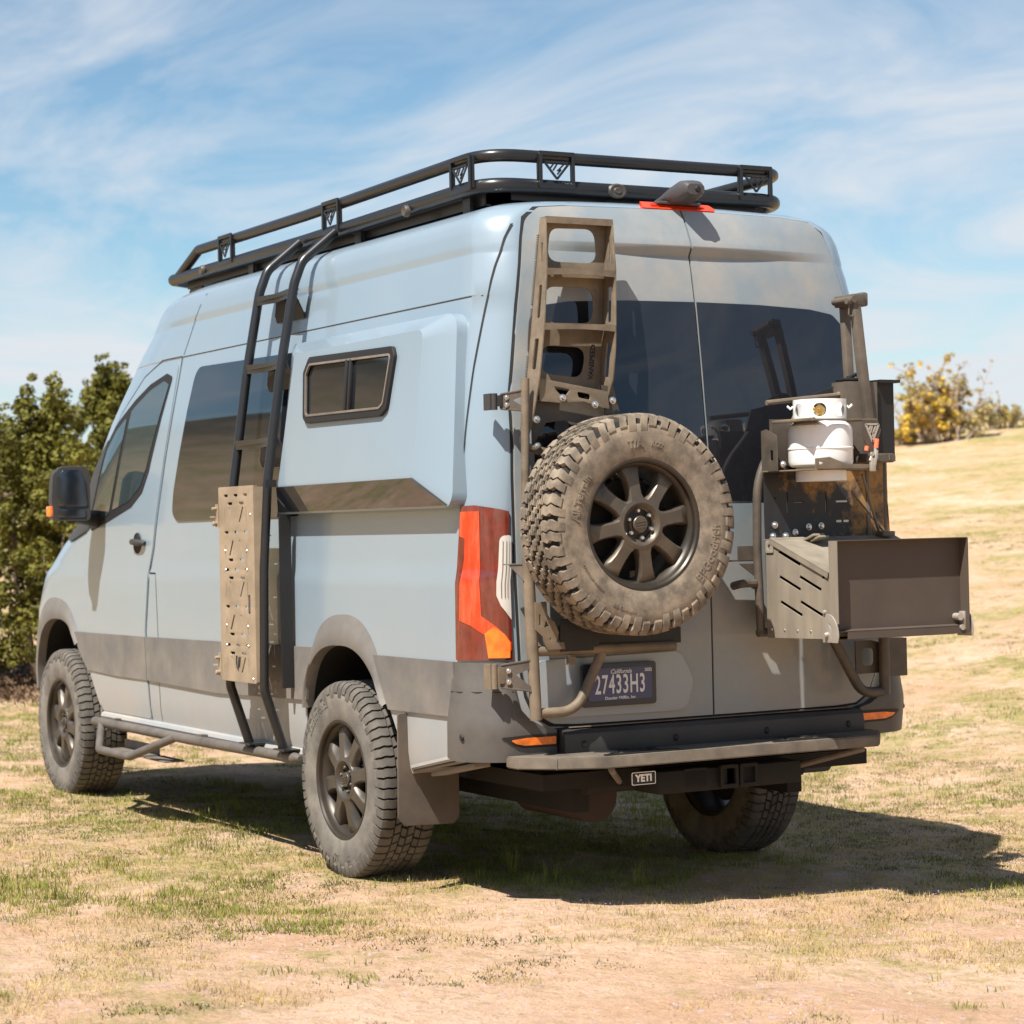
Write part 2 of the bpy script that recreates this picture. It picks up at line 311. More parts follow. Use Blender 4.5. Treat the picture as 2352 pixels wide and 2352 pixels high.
def patch(poly, S, off, th=0.0, cell=0.07, outward=None, flip=False, offf=None, mirror=False, extra=()):
    """A panel that follows surface S inside a 2D outline, standing off by 'off', with folded-back edges of depth th."""
    bm = bmesh.new(); f = bm.faces.new([bm.verts.new((p[0], p[1], 0)) for p in poly])
    us = [p[0] for p in poly]; vs_ = [p[1] for p in poly]
    def cut(lo, hi, ax):
        n = int((hi-lo)/cell)
        for k in range(1, n+1):
            c = lo+(hi-lo)*k/(n+1); co = (c, 0, 0) if ax == 0 else (0, c, 0); no = (1, 0, 0) if ax == 0 else (0, 1, 0)
            bmesh.ops.bisect_plane(bm, geom=bm.verts[:]+bm.edges[:]+bm.faces[:], plane_co=co, plane_no=no, dist=1e-6)
    cut(min(us), max(us), 0); cut(min(vs_), max(vs_), 1)
    for c in extra: bmesh.ops.bisect_plane(bm, geom=bm.verts[:]+bm.edges[:]+bm.faces[:], plane_co=(0, c, 0), plane_no=(0, 1, 0), dist=1e-6)
    def nrm(u, v):
        h = 1e-3; a = S(u+h, v)-S(u-h, v); b = S(u, v+h)-S(u, v-h); n = a.cross(b)
        if n.length < 1e-12: n = Vector((0, 1, 0))
        n.normalize(); p = S(u, v); c = Vector((1.2, 0, p.z))
        return n if n.dot(p-c) > 0 else -n
    bm.verts.index_update(); pos = {}; inner = {}
    for v in bm.verts:
        u, q = v.co.x, v.co.y; n = nrm(u, q); o_ = off if offf is None else offf(u, q); P = S(u, q); pos[v.index] = P+n*o_; inner[v.index] = P+n*(o_-th)
    if th > 0:
        be = [e for e in bm.edges if len(e.link_faces) == 1]; be_i = [(e.verts[0].index, e.verts[1].index) for e in be]
    V_ = [pos[i] for i in range(len(bm.verts))]; F_ = [[v.index for v in f.verts] for f in bm.faces]; bm.free()
    m = MB()
    if th > 0:
        nb = len(V_); bi = sorted({i for e in be_i for i in e}); mp = {i: nb+k for k, i in enumerate(bi)}
        V_ = V_+[inner[i] for i in bi]; F_ = F_+[(a, b, mp[b], mp[a]) for a, b in be_i]
    if mirror: V_ = [Vector((v.x, -v.y, v.z)) for v in V_]
    m.add(V_, F_, True); return m
def strip(pts, S, wd=0.006, off=0.0012, mirror=False):
    """A dark shut line along 2D points on surface S."""
    P = []
    for a, b in zip(pts, pts[1:]):
        n = max(1, int((Vector(b)-Vector(a)).length/0.05))
        for k in range(n): P.append(Vector(a).lerp(Vector(b), k/n))
    P.append(Vector(pts[-1])); m = MB(); vs = []
    for i, p in enumerate(P):
        t = (P[min(i+1, len(P)-1)]-P[max(i-1, 0)]).normalized(); n = Vector((-t.y, t.x))*wd/2
        for q in (p+n, p-n):
            s0 = S(q.x, q.y); h = 1e-3; nn = (S(q.x+h, q.y)-S(q.x-h, q.y)).cross(S(q.x, q.y+h)-S(q.x, q.y-h)).normalized()
            if nn.dot(s0-Vector((1.2, 0, s0.z))) < 0: nn = -nn
            r = s0+nn*off; vs.append(Vector((r.x, -r.y, r.z)) if mirror else r)
    m.add(vs, [(2*i, 2*i+1, 2*i+3, 2*i+2) for i in range(len(P)-1)], True); return m

van = thing('camper_van', 'blue grey high roof camper van with dusty sides, parked on the dry grass', 'van', (0, 0, 0))
zs = sorted(set([.45, .5, .55, .62, .7, .8, .93, 1.0, 1.1, 1.18, 1.215, 1.25, 1.3, 1.37, 1.43, 1.49, 1.56, 1.65, 1.74, 1.82, 1.9, 2.0, 2.1, 2.2, 2.277, 2.283, 2.34, 2.40, 2.44, 2.448, 2.460, 2.484, 2.50, 2.52, 2.54, 2.56, 2.575, 2.59, 2.605, 2.618, 2.63, 2.641, 2.65, 2.66, 2.67, 2.678, 2.685, 2.69]))
def slice_pts(z):
    w_, rc, e, xs, xf = W(z), rcz(z), xedge(z), tab(XST, z), tab(XFT, z); P = []
    for k in range(10): y = (w_-rc)*k/10; P.append((rear_x(y, z), y))
    for k in range(9): a = k/8*math.pi/2; P.append((e+rc-rc*math.cos(a)**(2/1.4), w_-rc+rc*math.sin(a)**(2/1.4)))
    for k in range(1, 41): P.append((e+rc+(xs-e-rc)*k/40, w_))
    for k in range(1, 21):
        a = k/20*math.pi/2; P.append((xs+(xf-xs)*math.sin(a)**(2/2.5), w_*max(0, math.cos(a))**(2/2.5)))
    return P
mb = MB(); rows = []
for z in zs:
    P = slice_pts(z); ring = P+[(x, -y) for x, y in P[-2:0:-1]]; rows.append([(x, y, z) for x, y in ring])
n = len(rows[0]); mb.add([v for r in rows for v in r], [(i*n+k, i*n+(k+1) % n, (i+1)*n+(k+1) % n, (i+1)*n+k) for i in range(len(rows)-1) for k in range(n)])
mb.add(rows[0], [tuple(range(n))]); mb.add(rows[-1], [tuple(range(n))])
body = mb.build('body_shell', paint, van)
def cutter(mbx):
    o = mbx.build('cutter', gap); md = body.modifiers.new('b', 'BOOLEAN'); md.operation = 'DIFFERENCE'; md.object = o; md.solver = 'EXACT'; return o
WB = 3.665; HZ = 0.405
def ARC(cx_, rx, rz, a, n_): c_, s_ = math.cos(R(a)), math.sin(R(a)); return (cx_+rx*math.copysign(abs(c_)**(2/n_), c_), (.485 if cx_ < 1 else .505)+rz*abs(s_)**(2/n_))
cuts = []
for x0, rr_, zc in ((0, .475, .485), (WB, .475, .505)):
    for sg in (1, -1):
        if x0 == 0: pr = [(.372, .3)]+[ARC(-.045, .405, .461, a, 2.9) for a in range(0, 90, 5)]+[ARC(-.045, .41, .461, a, 2.15) for a in range(90, 151, 5)]+[(-.455, .700), (-.615, .44), (-.615, .3)]
        else: pr = [(4.10, .3)]+[ARC(3.68, .40, .462, a, 2.5) for a in range(0, 121, 5)]+[(3.42, .885), (3.33, .80), (3.19, .700), (3.145, .64), (3.0, .46), (3.0, .3)]
        m = MB(); k = len(pr); y0, y1 = sg*0.62, sg*1.2
        m.add([(x, y0, z) for x, z in pr]+[(x, y1, z) for x, z in pr], [tuple(range(k)), tuple(range(k, 2*k))[::-1]]+[(i, (i+1) % k, k+(i+1) % k, k+i) for i in range(k)])
        cuts.append(cutter(m))
m = MB(); pr = [(-.60, .40), (-.60, .478), (-1.06, .560), (-1.5, .575), (-1.5, .40)]; k = 5; m.add([(x, -1.3, z) for x, z in pr]+[(x, 1.3, z) for x, z in pr], [tuple(range(k)), tuple(range(k, 2*k))[::-1]]+[(i, (i+1) % k, k+(i+1) % k, k+i) for i in range(k)]); cuts.append(cutter(m))
dg = bpy.context.evaluated_depsgraph_get(); me2 = bpy.data.meshes.new_from_object(body.evaluated_get(dg))
body.modifiers.clear(); body.data = me2
for o in cuts: bpy.data.objects.remove(o)
bm = bmesh.new(); bm.from_mesh(me2)
for f in bm.faces: f.smooth = True
while len(me2.materials) < 2: me2.materials.append(underM)
me2.materials[0] = paint; me2.materials[1] = underM
for e in bm.edges: e.smooth = not (len(e.link_faces) != 2 or e.calc_face_angle(0) > R(28))
for f in bm.faces:
    c = f.calc_center_median(); f.material_index = 1 if (c.z < 1.0 and abs(c.y) < 0.93 and c.x > -1.1 and (f.normal.z < -0.3 or abs(c.x) < .5 or abs(c.x-WB) < .5)) or c.z < .46 else 0
bm.to_mesh(me2); bm.free()

# shut lines on the near side
g = MB()
lines = [[(2.02, 2.285), (2.06, 2.0), (2.2, 1.344), (2.245, 1.236), (2.30, .932), (2.285, .737), (2.268, .485)],
         [(2.16, 1.222), (2.13, .9), (2.13, .49)],
         [(2.245, 1.222), (2.165, 1.222)],
         [(-1.03, 2.279), (2.02, 2.281)], [(2.02, 2.285), (2.3, 2.285), (2.55, 2.22), (2.85, 2.05), (3.05, 1.85)],
         [(2.0, 2.29), (1.90, 2.46), (1.80, 2.57), (1.72, 2.62)], [(-1.045, 2.55), (-1.045, 2.28), (-1.045, 1.495)]]
for i, l in enumerate(lines): g.add(*(lambda q: (q.v, q.f))(strip(l, SIDE, 0.008 if i in (0, 2) else 0.0045, .0045 if i == 6 else .0014)), True)
g.build('shut_line', gap, van)
# front door skin with its own edge depth
dpoly = rpoly([(2.055, 2.262), (2.08, 2.0), (2.215, 1.344), (2.258, 1.236), (2.313, .932), (2.297, .737), (2.28, .497), (3.005, .497), (3.14, .66), (3.20, .90), (3.22, 1.2), (3.22, 1.47), (3.06, 1.74), (2.82, 2.03), (2.56, 2.19), (2.3, 2.262)], [.03, 0, .0, .0, 0, 0, .02, .03, 0, 0, 0, .02, 0, .05, .05, .05])
fd = patch(dpoly, SIDE, 0.004, 0.006, mirror=False).build('front_door', paint, van)
wpoly = rpoly([(2.115, 2.19), (2.20, 2.212), (2.42, 2.172), (2.62, 2.105), (2.90, 1.985), (3.10, 1.845), (3.22, 1.485), (3.14, 1.44), (2.85, 1.495), (2.55, 1.555), (2.40, 1.625), (2.32, 1.73)], [.02, .03, .05, .05, .05, .05, .03, .03, .03, .03, .04, .03])
patch(wpoly, SIDE, 0.007, 0.004, 0.06).build('window_frame', blackrub, fd)
patch(rpoly([(2.145, 2.155), (2.22, 2.175), (2.40, 2.140), (2.56, 2.085), (2.645, 2.05), (2.825, 1.545), (2.58, 1.585), (2.425, 1.655), (2.35, 1.75)], [.02, .02, .05, .05, .02, .01, .02, .03, .03]), SIDE, 0.010, 0.003, 0.06).build('window_pane', glassC, fd)
patch(rpoly([(2.70, 2.025), (2.86, 1.955), (2.99, 1.86), (3.14, 1.52), (3.10, 1.485), (2.875, 1.525)], .02), SIDE, 0.010, 0.003, 0.06).build('quarter_pane', glassC, fd)
# black plastic sail where the mirror arm sits
patch(rpoly([(3.00, 1.925), (3.13, 1.85), (3.50, 1.56), (3.62, 1.405), (3.50, 1.385), (3.18, 1.45), (3.18, 1.5)], .01), SIDE, 0.009, 0.004, 0.05).build('mirror_sail', plasticD, van)
# door handle in a recessed cup
hc = MB(); hc.lathe([(0.0, 0.0045), (.046, .0045), (.047, .007), (.052, .006), (.054, .002)], (2.43, side_y(2.43, 1.37)+.003, 1.372), 'Y', 28)
hd = hc.build('handle_cup', gap, fd)
hb = MB(); yb = side_y(2.43, 1.37)
hb.tube(fillet([(2.52, yb+.012, 1.378), (2.50, yb+.045, 1.378), (2.37, yb+.045, 1.372), (2.345, yb+.012, 1.370)], .02), [.016]*16, 10) if False else hb.tube([(2.485, yb+.012, 1.380), (2.46, yb+.022, 1.379), (2.40, yb+.026, 1.376), (2.33, yb+.022, 1.373), (2.305, yb+.012, 1.371)], [.010, .016, .017, .016, .010], 12)
hb.build('door_handle', plasticD, fd)
# big tinted side window
patch(rpoly([(1.80, 2.215), (1.955, 1.62), (1.955, 1.51), (1.88, 1.475), (.44, 1.478), (.44, 2.19), (.7, 2.195)], [.10, .03, .06, .05, .01, .01, .01]), SIDE, 0.006, 0.005).build('side_window', glass, van)
# lower mouldings
def mould(x0, x1, z0, z1, name='side_moulding', sg=False, poly=None):
    pl = poly or rrect(x0, z0, x1, z1, .012)
    o = patch(pl, SIDE, 0.02, 0.014, 0.06, offf=lambda u, v: 0.011).build(name, plastic, van); return o
def arch_pt(x0, zc, a, rx=.4275, rz=.475): return (x0+rx*math.cos(R(a)), zc+rz*math.sin(R(a)))
def flare_ring(inn, outw, name):
    n_ = len(inn); prof = [0, .25, .6, 1.0]; hts = [.018, .024, .018, .001]; m = MB(); vs = []
    for k in range(n_):
        p = Vector(inn[k]); t_ = (Vector(inn[min(k+1, n_-1)])-Vector(inn[max(k-1, 0)])).normalized(); nn_ = Vector((t_.y, -t_.x)); i_ = p-nn_*.004; o_ = p+nn_*outw(k/(n_-1))
        vs.append(Vector((i_.x, side_y(i_.x, i_.y)-.03, i_.y)))
        for t, h in zip(prof, hts):
            q = i_.lerp(o_, t); vs.append(Vector((q.x, side_y(q.x, q.y)+h, q.y)))
    m.add(vs, [(k*5+j, k*5+j+1, (k+1)*5+j+1, (k+1)*5+j) for k in range(n_-1) for j in range(4)], True); return m.build(name, plastic, van, 50)
arcR = [ARC(-.045, .405, .461, a, 2.9) for a in range(15, 90, 3)]+[ARC(-.045, .41, .461, a, 2.15) for a in range(90, 151, 3)]+[(-.43, .715)]
flare_ring(arcR, lambda t: .018+.105*max(0, math.sin(math.pi*min(1, max(0, (t-.22)/.68))))**.7, 'wheel_arch_trim')
arcF = [ARC(3.68, .40, .462, a, 2.5) for a in range(4, 121, 3)]+[(3.42, .885), (3.36, .825)]
flare_ring(arcF, lambda t: .03+.095*max(0, math.sin(math.pi*min(1, t/.97)))**.7, 'wheel_arch_trim')
mould(0, 0, 0, 0, poly=[(2.300, .905), (3.42, .900), (3.325, .80), (3.19, .703), (2.72, .690), (2.282, .690)])
mould(0, 0, 0, 0, poly=[(.235, .925), (2.290, .905), (2.272, .690), (1.35, .675), (.335, .700), (.315, .79), (.275, .865)])
mould(0, 0, 0, 0, poly=[(-.30, .915), (-1.012, .915), (-1.02, .80), (-1.005, .710), (-.455, .706), (-.43, .74), (-.375, .83)])
# sill / rocker lip
sm = MB()
for z_, y_, r_ in ((.468, .995, .022),): sm.tube([(2.99, y_, z_+.003), (1.6, y_, z_), (.375, y_, z_-.004)], r_, 8)
sm.build('sill', paint, van)
# rear quarter bottom lip
sm = MB(); sm.tube([(-.61, .975, .476), (-1.06, .965, .556)], .008, 8); sm.box((-.86, .915, .497), (.36, .07, .018), Matrix.Rotation(R(10), 3, 'Y'), .003); sm.build('quarter_lip', plastic, van)
strip([(-.60, .492), (-1.04, .572)], SIDE, .012, .004).build('quarter_trim', mat('scuffed_paint_edge', (.42, .43, .44), .35, dust=.2, dcol=DUST), van)

# flared window pod over the rear side
PB = [(.50, 1.487), (.50, 2.19), (-1.06, 2.19), (-1.075, 1.487)]
pod = MB(); base = rpoly([(.535, 1.487), (.56, 2.222), (-.975, 2.222), (-1.075, 1.487)], [.02, .05, .10, .05], 6)
def podtop(q):
    x, z = q
    X = min(x, .415); 
    return X, z
top = rpoly([(.465, 1.60), (.365, 2.165), (-.84, 2.165), (-.82, 1.60)], [.02, .03, .04, .02], 6)
yt = lambda z: 1.070-(z-1.6)*0.085
nb = len(base); vs = [(x, side_y(x, z)-.004, z) for x, z in base]+[(x, max(side_y(max(x, -.95), z), .90)+.045+.012*max(0, min(1, (1.6-z)/.1)), z) for x, z in base]+[(x, yt(z), z) for x, z in top]
fs = [(i, (i+1) % nb, nb+(i+1) % nb, nb+i) for i in range(nb)]+[(nb+i, nb+(i+1) % nb, 2*nb+(i+1) % nb, 2*nb+i) for i in range(nb)]+[tuple(range(2*nb, 3*nb))]
pod.add(vs, fs); podo = pod.build('window_pod', paint, van, 18)
# glossy black lower facet
fm = MB(); a, b, c, d = Vector((.515, 1.043, 1.497)), Vector((-1.045, 1.043, 1.497)), Vector((-.815, 1.073, 1.604)), Vector((.46, 1.073, 1.604))
nn = (b-a).cross(d-a).normalized(); nn = nn if nn.y > 0 else -nn; o_ = nn*.006
fm.add([a+o_, b+o_, c+o_, d+o_, a-o_, b-o_, c-o_, d-o_], [(0, 1, 2, 3), (0, 4, 5, 1), (1, 5, 6, 2), (2, 6, 7, 3), (3, 7, 4, 0)]); fm.build('lower_facet', glass, podo)
# sliding window in the pod
def PF(off=0.0):
    t = Vector((0, -.085, 1)).normalized(); return frame((.03, 1.070+.085*1.6+off, 0), (-1, 0, 0), t)
def pz(z): return z*math.sqrt(1+.085**2)
def insetR(poly, d, r):
    return rpoly(inset(poly, d), r, 4)
def inset(poly, d):
    n = len(poly); out = []; A = sum(poly[i][0]*poly[(i+1) % n][1]-poly[(i+1) % n][0]*poly[i][1] for i in range(n)); sg = 1 if A > 0 else -1
    for i in range(n):
        p = Vector(poly[i]); a_ = (p-Vector(poly[i-1])); b_ = (Vector(poly[(i+1) % n])-p)
        if a_.length < 1e-7: a_ = b_
        if b_.length < 1e-7: b_ = a_
        na = Vector((-a_.y, a_.x)).normalized(); nb_ = Vector((-b_.y, b_.x)).normalized(); q = (na+nb_); q = q.normalized() if q.length > 1e-6 else na
        out.append(tuple(p+q*d*sg/max(.5, q.dot(na))))
    return out
wraw = [(-.178, pz(1.885)), (-.200, pz(2.075)), (-.150, pz(2.135)), (.637, pz(2.118)), (.660, pz(2.080)), (.612, pz(1.880)), (.560, pz(1.855)), (-.145, pz(1.862))]
wo = rpoly(wraw, .025, 4)
fr = plate([wo, insetR(wraw, .027, .022)], .014, PF(.006), .002).build('sliding_window', blackrub, podo)
plate([insetR(wraw, .026, .024), insetR(wraw, .034, .020)], .008, PF(.014), .0005).build('frame_bead', tubeM, fr)
plate([insetR(wraw, .028, .022)], .002, PF(.004)).build('pane', glass, fr)
md_ = MB(); t = Vector((0, -.085, 1)).normalized(); 
for xx, wd in ((-.235, .022), (-.270, .016)): md_.box((xx+.03, 1.070-(1.995-1.6)*.085+.012, 1.995), (wd, .016, .205), Matrix.Rotation(R(4.8), 3, 'X'), .003)
md_.build('mullion', blackrub, fr)

# rear doors
gasket = MB()
def dside(sg):
    P = [(0.004, .672), (.60, .672), (.70, .678), (.765, .715), (.80, .78), (.822, .9), (.832, 1.2), (.832, 1.6), (.822, 1.9), (.765, 2.24), (.712, 2.50), (.69, 2.57), (.63, 2.612), (.5, 2.622), (.004, 2.626)]
    return [(sg*a, b) for a, b in P]
gk = [(y*1.0+(0.012 if y > .1 else 0), z+(.010 if z > 2.5 else (-.010 if z < .75 else 0))) for y, z in dside(1)]
full = gk+[(-y, z) for y, z in gk[::-1]]
patch(full, REAR, 0.0015, 0, 0.05).build('door_gasket', gap, van)
doors = []
for sg in (1, -1):
    P = rpoly(dside(sg), [0, .02, .05, .05, .1, .1, .1, .1, .2, .2, .1, .06, .06, .1, 0], 3)
    d_ = patch(P, REAR, 0.012, 0.012, 0.04, extra=(2.448, 2.4485, 2.484, 2.4845, 2.63)).build('rear_door', paintR, van); doors.append(d_)
    wp = [(0.0065, 1.492), (.60, 1.494), (.70, 1.51), (.748, 1.60), (.752, 1.9), (.742, 2.10), (.728, 2.185), (.675, 2.235), (.56, 2.252), (.3, 2.262), (.0065, 2.264)]
    patch(rpoly([(sg*a_, b_) for a_, b_ in wp], [0, .02, .05, .05, .1, .1, .05, .05, .1, .1, 0], 3), REAR, 0.0150, 0.004, 0.05).build('rear_window', glassR, d_)
tag(doors[0], 'left rear door with licence plate'); tag(doors[1], 'right rear door')
# raised plate panel on the left door and lower door band
patch(rpoly([(.135, .70), (.77, .70), (.775, .915), (.155, .925), (.095, .81)], [.05, .05, .04, .06, .05]), REAR, 0.026, 0.016, 0.05).build('plate_recess', paint, doors[0])
# licence plate
pf = FX(-1.25); tilt = Matrix.Identity(4)
def MP(off): return frame((-1.240-off, 0, 0), (0, -1, 0), (0.0, 0, 1))      # (u,v)=(-y,z), depth towards -x
lp = plate([rrect(-.605, .735, -.283, .893, .012)], .012, MP(.012), .001).build('licence_plate', plateF, doors[0])
plate([rrect(-.582, .757, -.303, .876, .006)], .002, MP(.0200)).build('plate_face', plateB, lp)
pt = MB()
TM = lambda u, v: frame((-1.240-.0215, 0, 0), (0, -1, 0), (0, 0, 1))@Matrix.Translation((u, v, 0))
for q in (text_mb('27433H3', .088, TM(-.443, .812), .0006, bold=.0012, sx=.62, spacing=1.12), ): pt = merge(pt, q)
def stretch(mbx, f, zc):
    mbx.v = [(x, y, zc+(z-zc)*f) for x, y, z in mbx.v]; return mbx
stretch(pt, 1.12, .812)
pt = merge(pt, text_mb('California', .023, TM(-.44, .862), .0005, shear=.35, sx=1.05, bold=.0002), text_mb('2022', .016, TM(-.318, .863), .0005, bold=.0004), text_mb('Dunder Mifflin, Inc', .0155, TM(-.444, .764), .0005, bold=.0003, sx=1.15), text_mb('8', .016, TM(-.545, .862), .0005))
pt.build('plate_lettering', plateW, lp)

# tail lights (both rear corners)
def taillight(mir):
    out_ = [(-1.045, .922), (-1.045, 1.2), (-1.07, 1.49), (-1.13, 1.493), (-1.245, 1.468), (-1.268, .922)]
    t_ = patch(out_, wrap, .008, .010, .03, mirror=mir).build('tail_light', redD, van)
    patch([(-1.075, 1.47), (-1.145, 1.47), (-1.152, 1.20), (-1.156, 1.085), (-1.262, .985), (-1.262, .955), (-1.20, 1.0), (-1.16, 1.02), (-1.125, 1.05), (-1.08, 1.07), (-1.085, 1.2), (-1.10, 1.3), (-1.10, 1.37), (-1.072, 1.38)], wrap, .0105, .003, .03, mirror=mir).build('brake_lens', redM, t_)
    patch([(-1.255, .93), (-1.175, .93), (-1.165, 1.02), (-1.19, 1.045), (-1.225, 1.02), (-1.257, .985)], wrap, .0125, .004, .03, mirror=mir).build('indicator_lens', amberM, t_)
    rv = patch(rpoly([(-1.255, 1.38), (-1.205, 1.38), (-1.20, 1.16), (-1.215, 1.12), (-1.262, 1.07)], [.01, .03, .03, .03, .0]), wrap, .0125, .004, .03, mirror=mir).build('reversing_lens', clearM, t_)
    for s_ in (-1.217, -1.231, -1.245): strip([(s_, 1.36), (s_, 1.15)], wrap, .0025, .0150, mirror=mir).build('lens_rib', tubeM, t_)
    
    return t_
tag(taillight(False), 'left tail light'); tag(taillight(True), 'right tail light')

# bumper: corners and centre step
def boff(u, v): return .004+.034*max(0, min(1, (.90-v)/.22))
cpoly = [(-1.018, .560), (-1.018, .914), (-1.255, .914), (-1.262, .86), (-1.268, .80), (-1.285, .74), (-1.32, .70), (-1.37, .672), (-1.425, .660), (-1.425, .548), (-1.25, .552), (-1.08, .552)]
for mir in (False, True):
    b_ = patch(cpoly, wrap, 0, .05, .03, offf=boff, mirror=mir).build('bumper_corner', bumperM, van, 40)
    rp = [(-1.235, .633), (-1.255, .620), (-1.29, .612), (-1.418, .611), (-1.418, .640), (-1.3, .639)]
    hs = patch(rpoly([(-1.20, .644), (-1.25, .612), (-1.29, .602), (-1.424, .601), (-1.424, .650), (-1.3, .649)], .006), wrap, 0, .004, .03, offf=lambda u, v: boff(u, v)+.003, mirror=mir).build('reflector_surround', blackrub, b_)
    patch(rpoly(rp, .006), wrap, 0, .004, .03, offf=lambda u, v: boff(u, v)+.007, mirror=mir).build('reflector', amberM, b_)
    q = wrap(-1.10, .64); q = Vector((q.x-.02, (q.y+.034)*(-1 if mir else 1), q.z)); sm = MB()
    sm.lathe([(0, .004), (.010, .005), (.012, .0)], q, 'Y', 16); sm.build('parking_sensor', blackrub, b_)
    strip([(-1.022, .805), (-1.262, .805)], wrap, .004, .0205, mirror=mir).build('bumper_seam', gap, b_)
bc = MB()
prof = [(-1.13, .548), (-1.225, .545), (-1.262, .56), (-1.268, .60), (-1.262, .640), (-1.248, .655), (-1.205, .660), (-1.13, .660)]
ys = [-.69, -.4, 0, .4, .69]; k = len(prof)
bc.add([(x-(.012*(1-(y/.69)**2)), y, z) for y in ys for x, z in prof], [(i*k+j, i*k+(j+1) % k, (i+1)*k+(j+1) % k, (i+1)*k+j) for i in range(4) for j in range(k)]+[tuple(range(k)), tuple(range(4*k, 5*k))[::-1]], True)
bco = bc.build('bumper_centre', plasticD, van, 30)
for y_ in (.61, .21, -.21, -.61):
    m = MB(); m.lathe([(0, -.004), (.009, -.004), (.011, -.001), (.0135, .001)], (-1.268-(.012*(1-(y_/.69)**2)), y_, .602), 'X', 16); m.build('parking_sensor', blackrub, bco)
# treads of dirt on the bumper ledge
m = MB(); m.box((-1.215, .0, .6635), (.05, 1.30, .003)); m.build('ledge_tread', mat('dusty_ledge', (.05, .045, .04), .8, dust=.5, dcol=(.34, .24, .17), dscale=14), bco)

# high brake light and rear camera housing
m = MB(); bl = rpoly([(-.172, 2.628), (.172, 2.628), (.16, 2.652), (-.16, 2.652)], .008)
hb_ = patch(bl, REAR, .016, .016, .03).build('high_brake_light', brakeM, van)
patch(rpoly([(-.125, 2.635), (.125, 2.635), (.12, 2.646), (-.12, 2.646)], .003), REAR, .018, .003, .02).build('led_strip', mat('brake_led_red', (.42, .02, .01), .3, var=.2, vscale=60), hb_)
m = MB(); A_ = []
cs = [(-.985, .002, .075, 2.668, 2.672), (-1.03, .0, .070, 2.660, 2.695), (-1.08, .0, .062, 2.655, 2.725), (-1.125, .0, .052, 2.66, 2.742), (-1.165, .0, .047, 2.672, 2.738), (-1.185, .0, .040, 2.680, 2.722)]
rows_ = []
for x, y, hw, z0, z1 in cs:
    ring = []
    for a_ in range(16):
        t_ = 2*math.pi*a_/16; c_, s_ = math.cos(t_), math.sin(t_); ring.append((x, y+hw*math.copysign(abs(c_)**.6, c_), (z0+z1)/2+(z1-z0)/2*math.copysign(abs(s_)**.6, s_)))
    rows_.append(ring)
m.add([v for r in rows_ for v in r], [(i*16+k, i*16+(k+1) % 16, (i+1)*16+(k+1) % 16, (i+1)*16+k) for i in range(5) for k in range(16)]+[tuple(range(16)), tuple(range(80, 96))], True)
m.box((-1.035, .0, 2.662), (.07, .20, .012), None, .004)
rc_ = m.build('rear_camera_housing', mat('grey_camera_plastic', (.045, .045, .05), .45, dust=.05), van, 45)
m = MB(); m.lathe([(0, -.006), (.010, -.004), (.013, .003)], (-1.188, -.008, 2.702), 'X', 16); m.build('camera_lens', blackrub, rc_)

# wing mirror
m = MB(); mo = MB()
cs = [(1.075, 2.90, .0), ]
hp = rpoly([(-1.085, 1.50), (-1.275, 1.50), (-1.285, 1.60), (-1.275, 1.735), (-1.235, 1.775), (-1.10, 1.775), (-1.085, 1.74)], [.02, .02, .02, .04, .04, .03, .03])
def mirM(x): return frame((x, 0, 0), (0, -1, 0), (0, 0, 1))
Rm = Matrix.Translation((2.90, 1.18, 1.62))@Matrix.Rotation(R(-6), 4, 'Z')@Matrix.Translation((-2.90, -1.18, -1.62))
sh = MB(); n_ = len(hp); cx_ = sum(p[0] for p in hp)/n_; cz_ = sum(p[1] for p in hp)/n_
for i_, (xx, sc_) in enumerate(((2.885, 1.0), (2.905, 1.03), (2.97, 1.0), (3.03, .86), (3.06, .6))):
    sh.v += [(xx, -(cx_+(p[0]-cx_)*sc_), cz_+(p[1]-cz_)*sc_) for p in hp]
sh.f += [(i*n_+j, i*n_+(j+1) % n_, (i+1)*n_+(j+1) % n_, (i+1)*n_+j) for i in range(4) for j in range(n_)]+[tuple(range(n_))[::-1], tuple(range(4*n_, 5*n_))]; sh.sm = [True]*len(sh.f)
mo_ = sh.build('wing_mirror', plasticD, van, 40, Rm)
a1 = MB(); a1.tube([(2.98, 1.14, 1.53), (3.03, 1.05, 1.51), (3.08, .97, 1.50)], [.045, .04, .05], 12); a1.build('mirror_arm', plasticD, mo_)
gl = plate([rpoly([(-1.100, 1.568), (-1.255, 1.572), (-1.262, 1.62), (-1.255, 1.725), (-1.225, 1.757), (-1.135, 1.757), (-1.11, 1.70)], [.015, .015, .03, .04, .03, .03, .03])], .003, mirM(2.8825), .001); gl.build('mirror_glass', mirG, mo_, xf=Rm)
gl = plate([rrect(-1.255, 1.512, -1.112, 1.556, .012)], .003, mirM(2.8825), .001); gl.build('wide_angle_glass', mirG, mo_, xf=Rm)
gl = MB(); gl.box((2.93, 1.287, 1.545), (.07, .02, .055), None, .006); gl.build('indicator_lens', amberM, mo_)

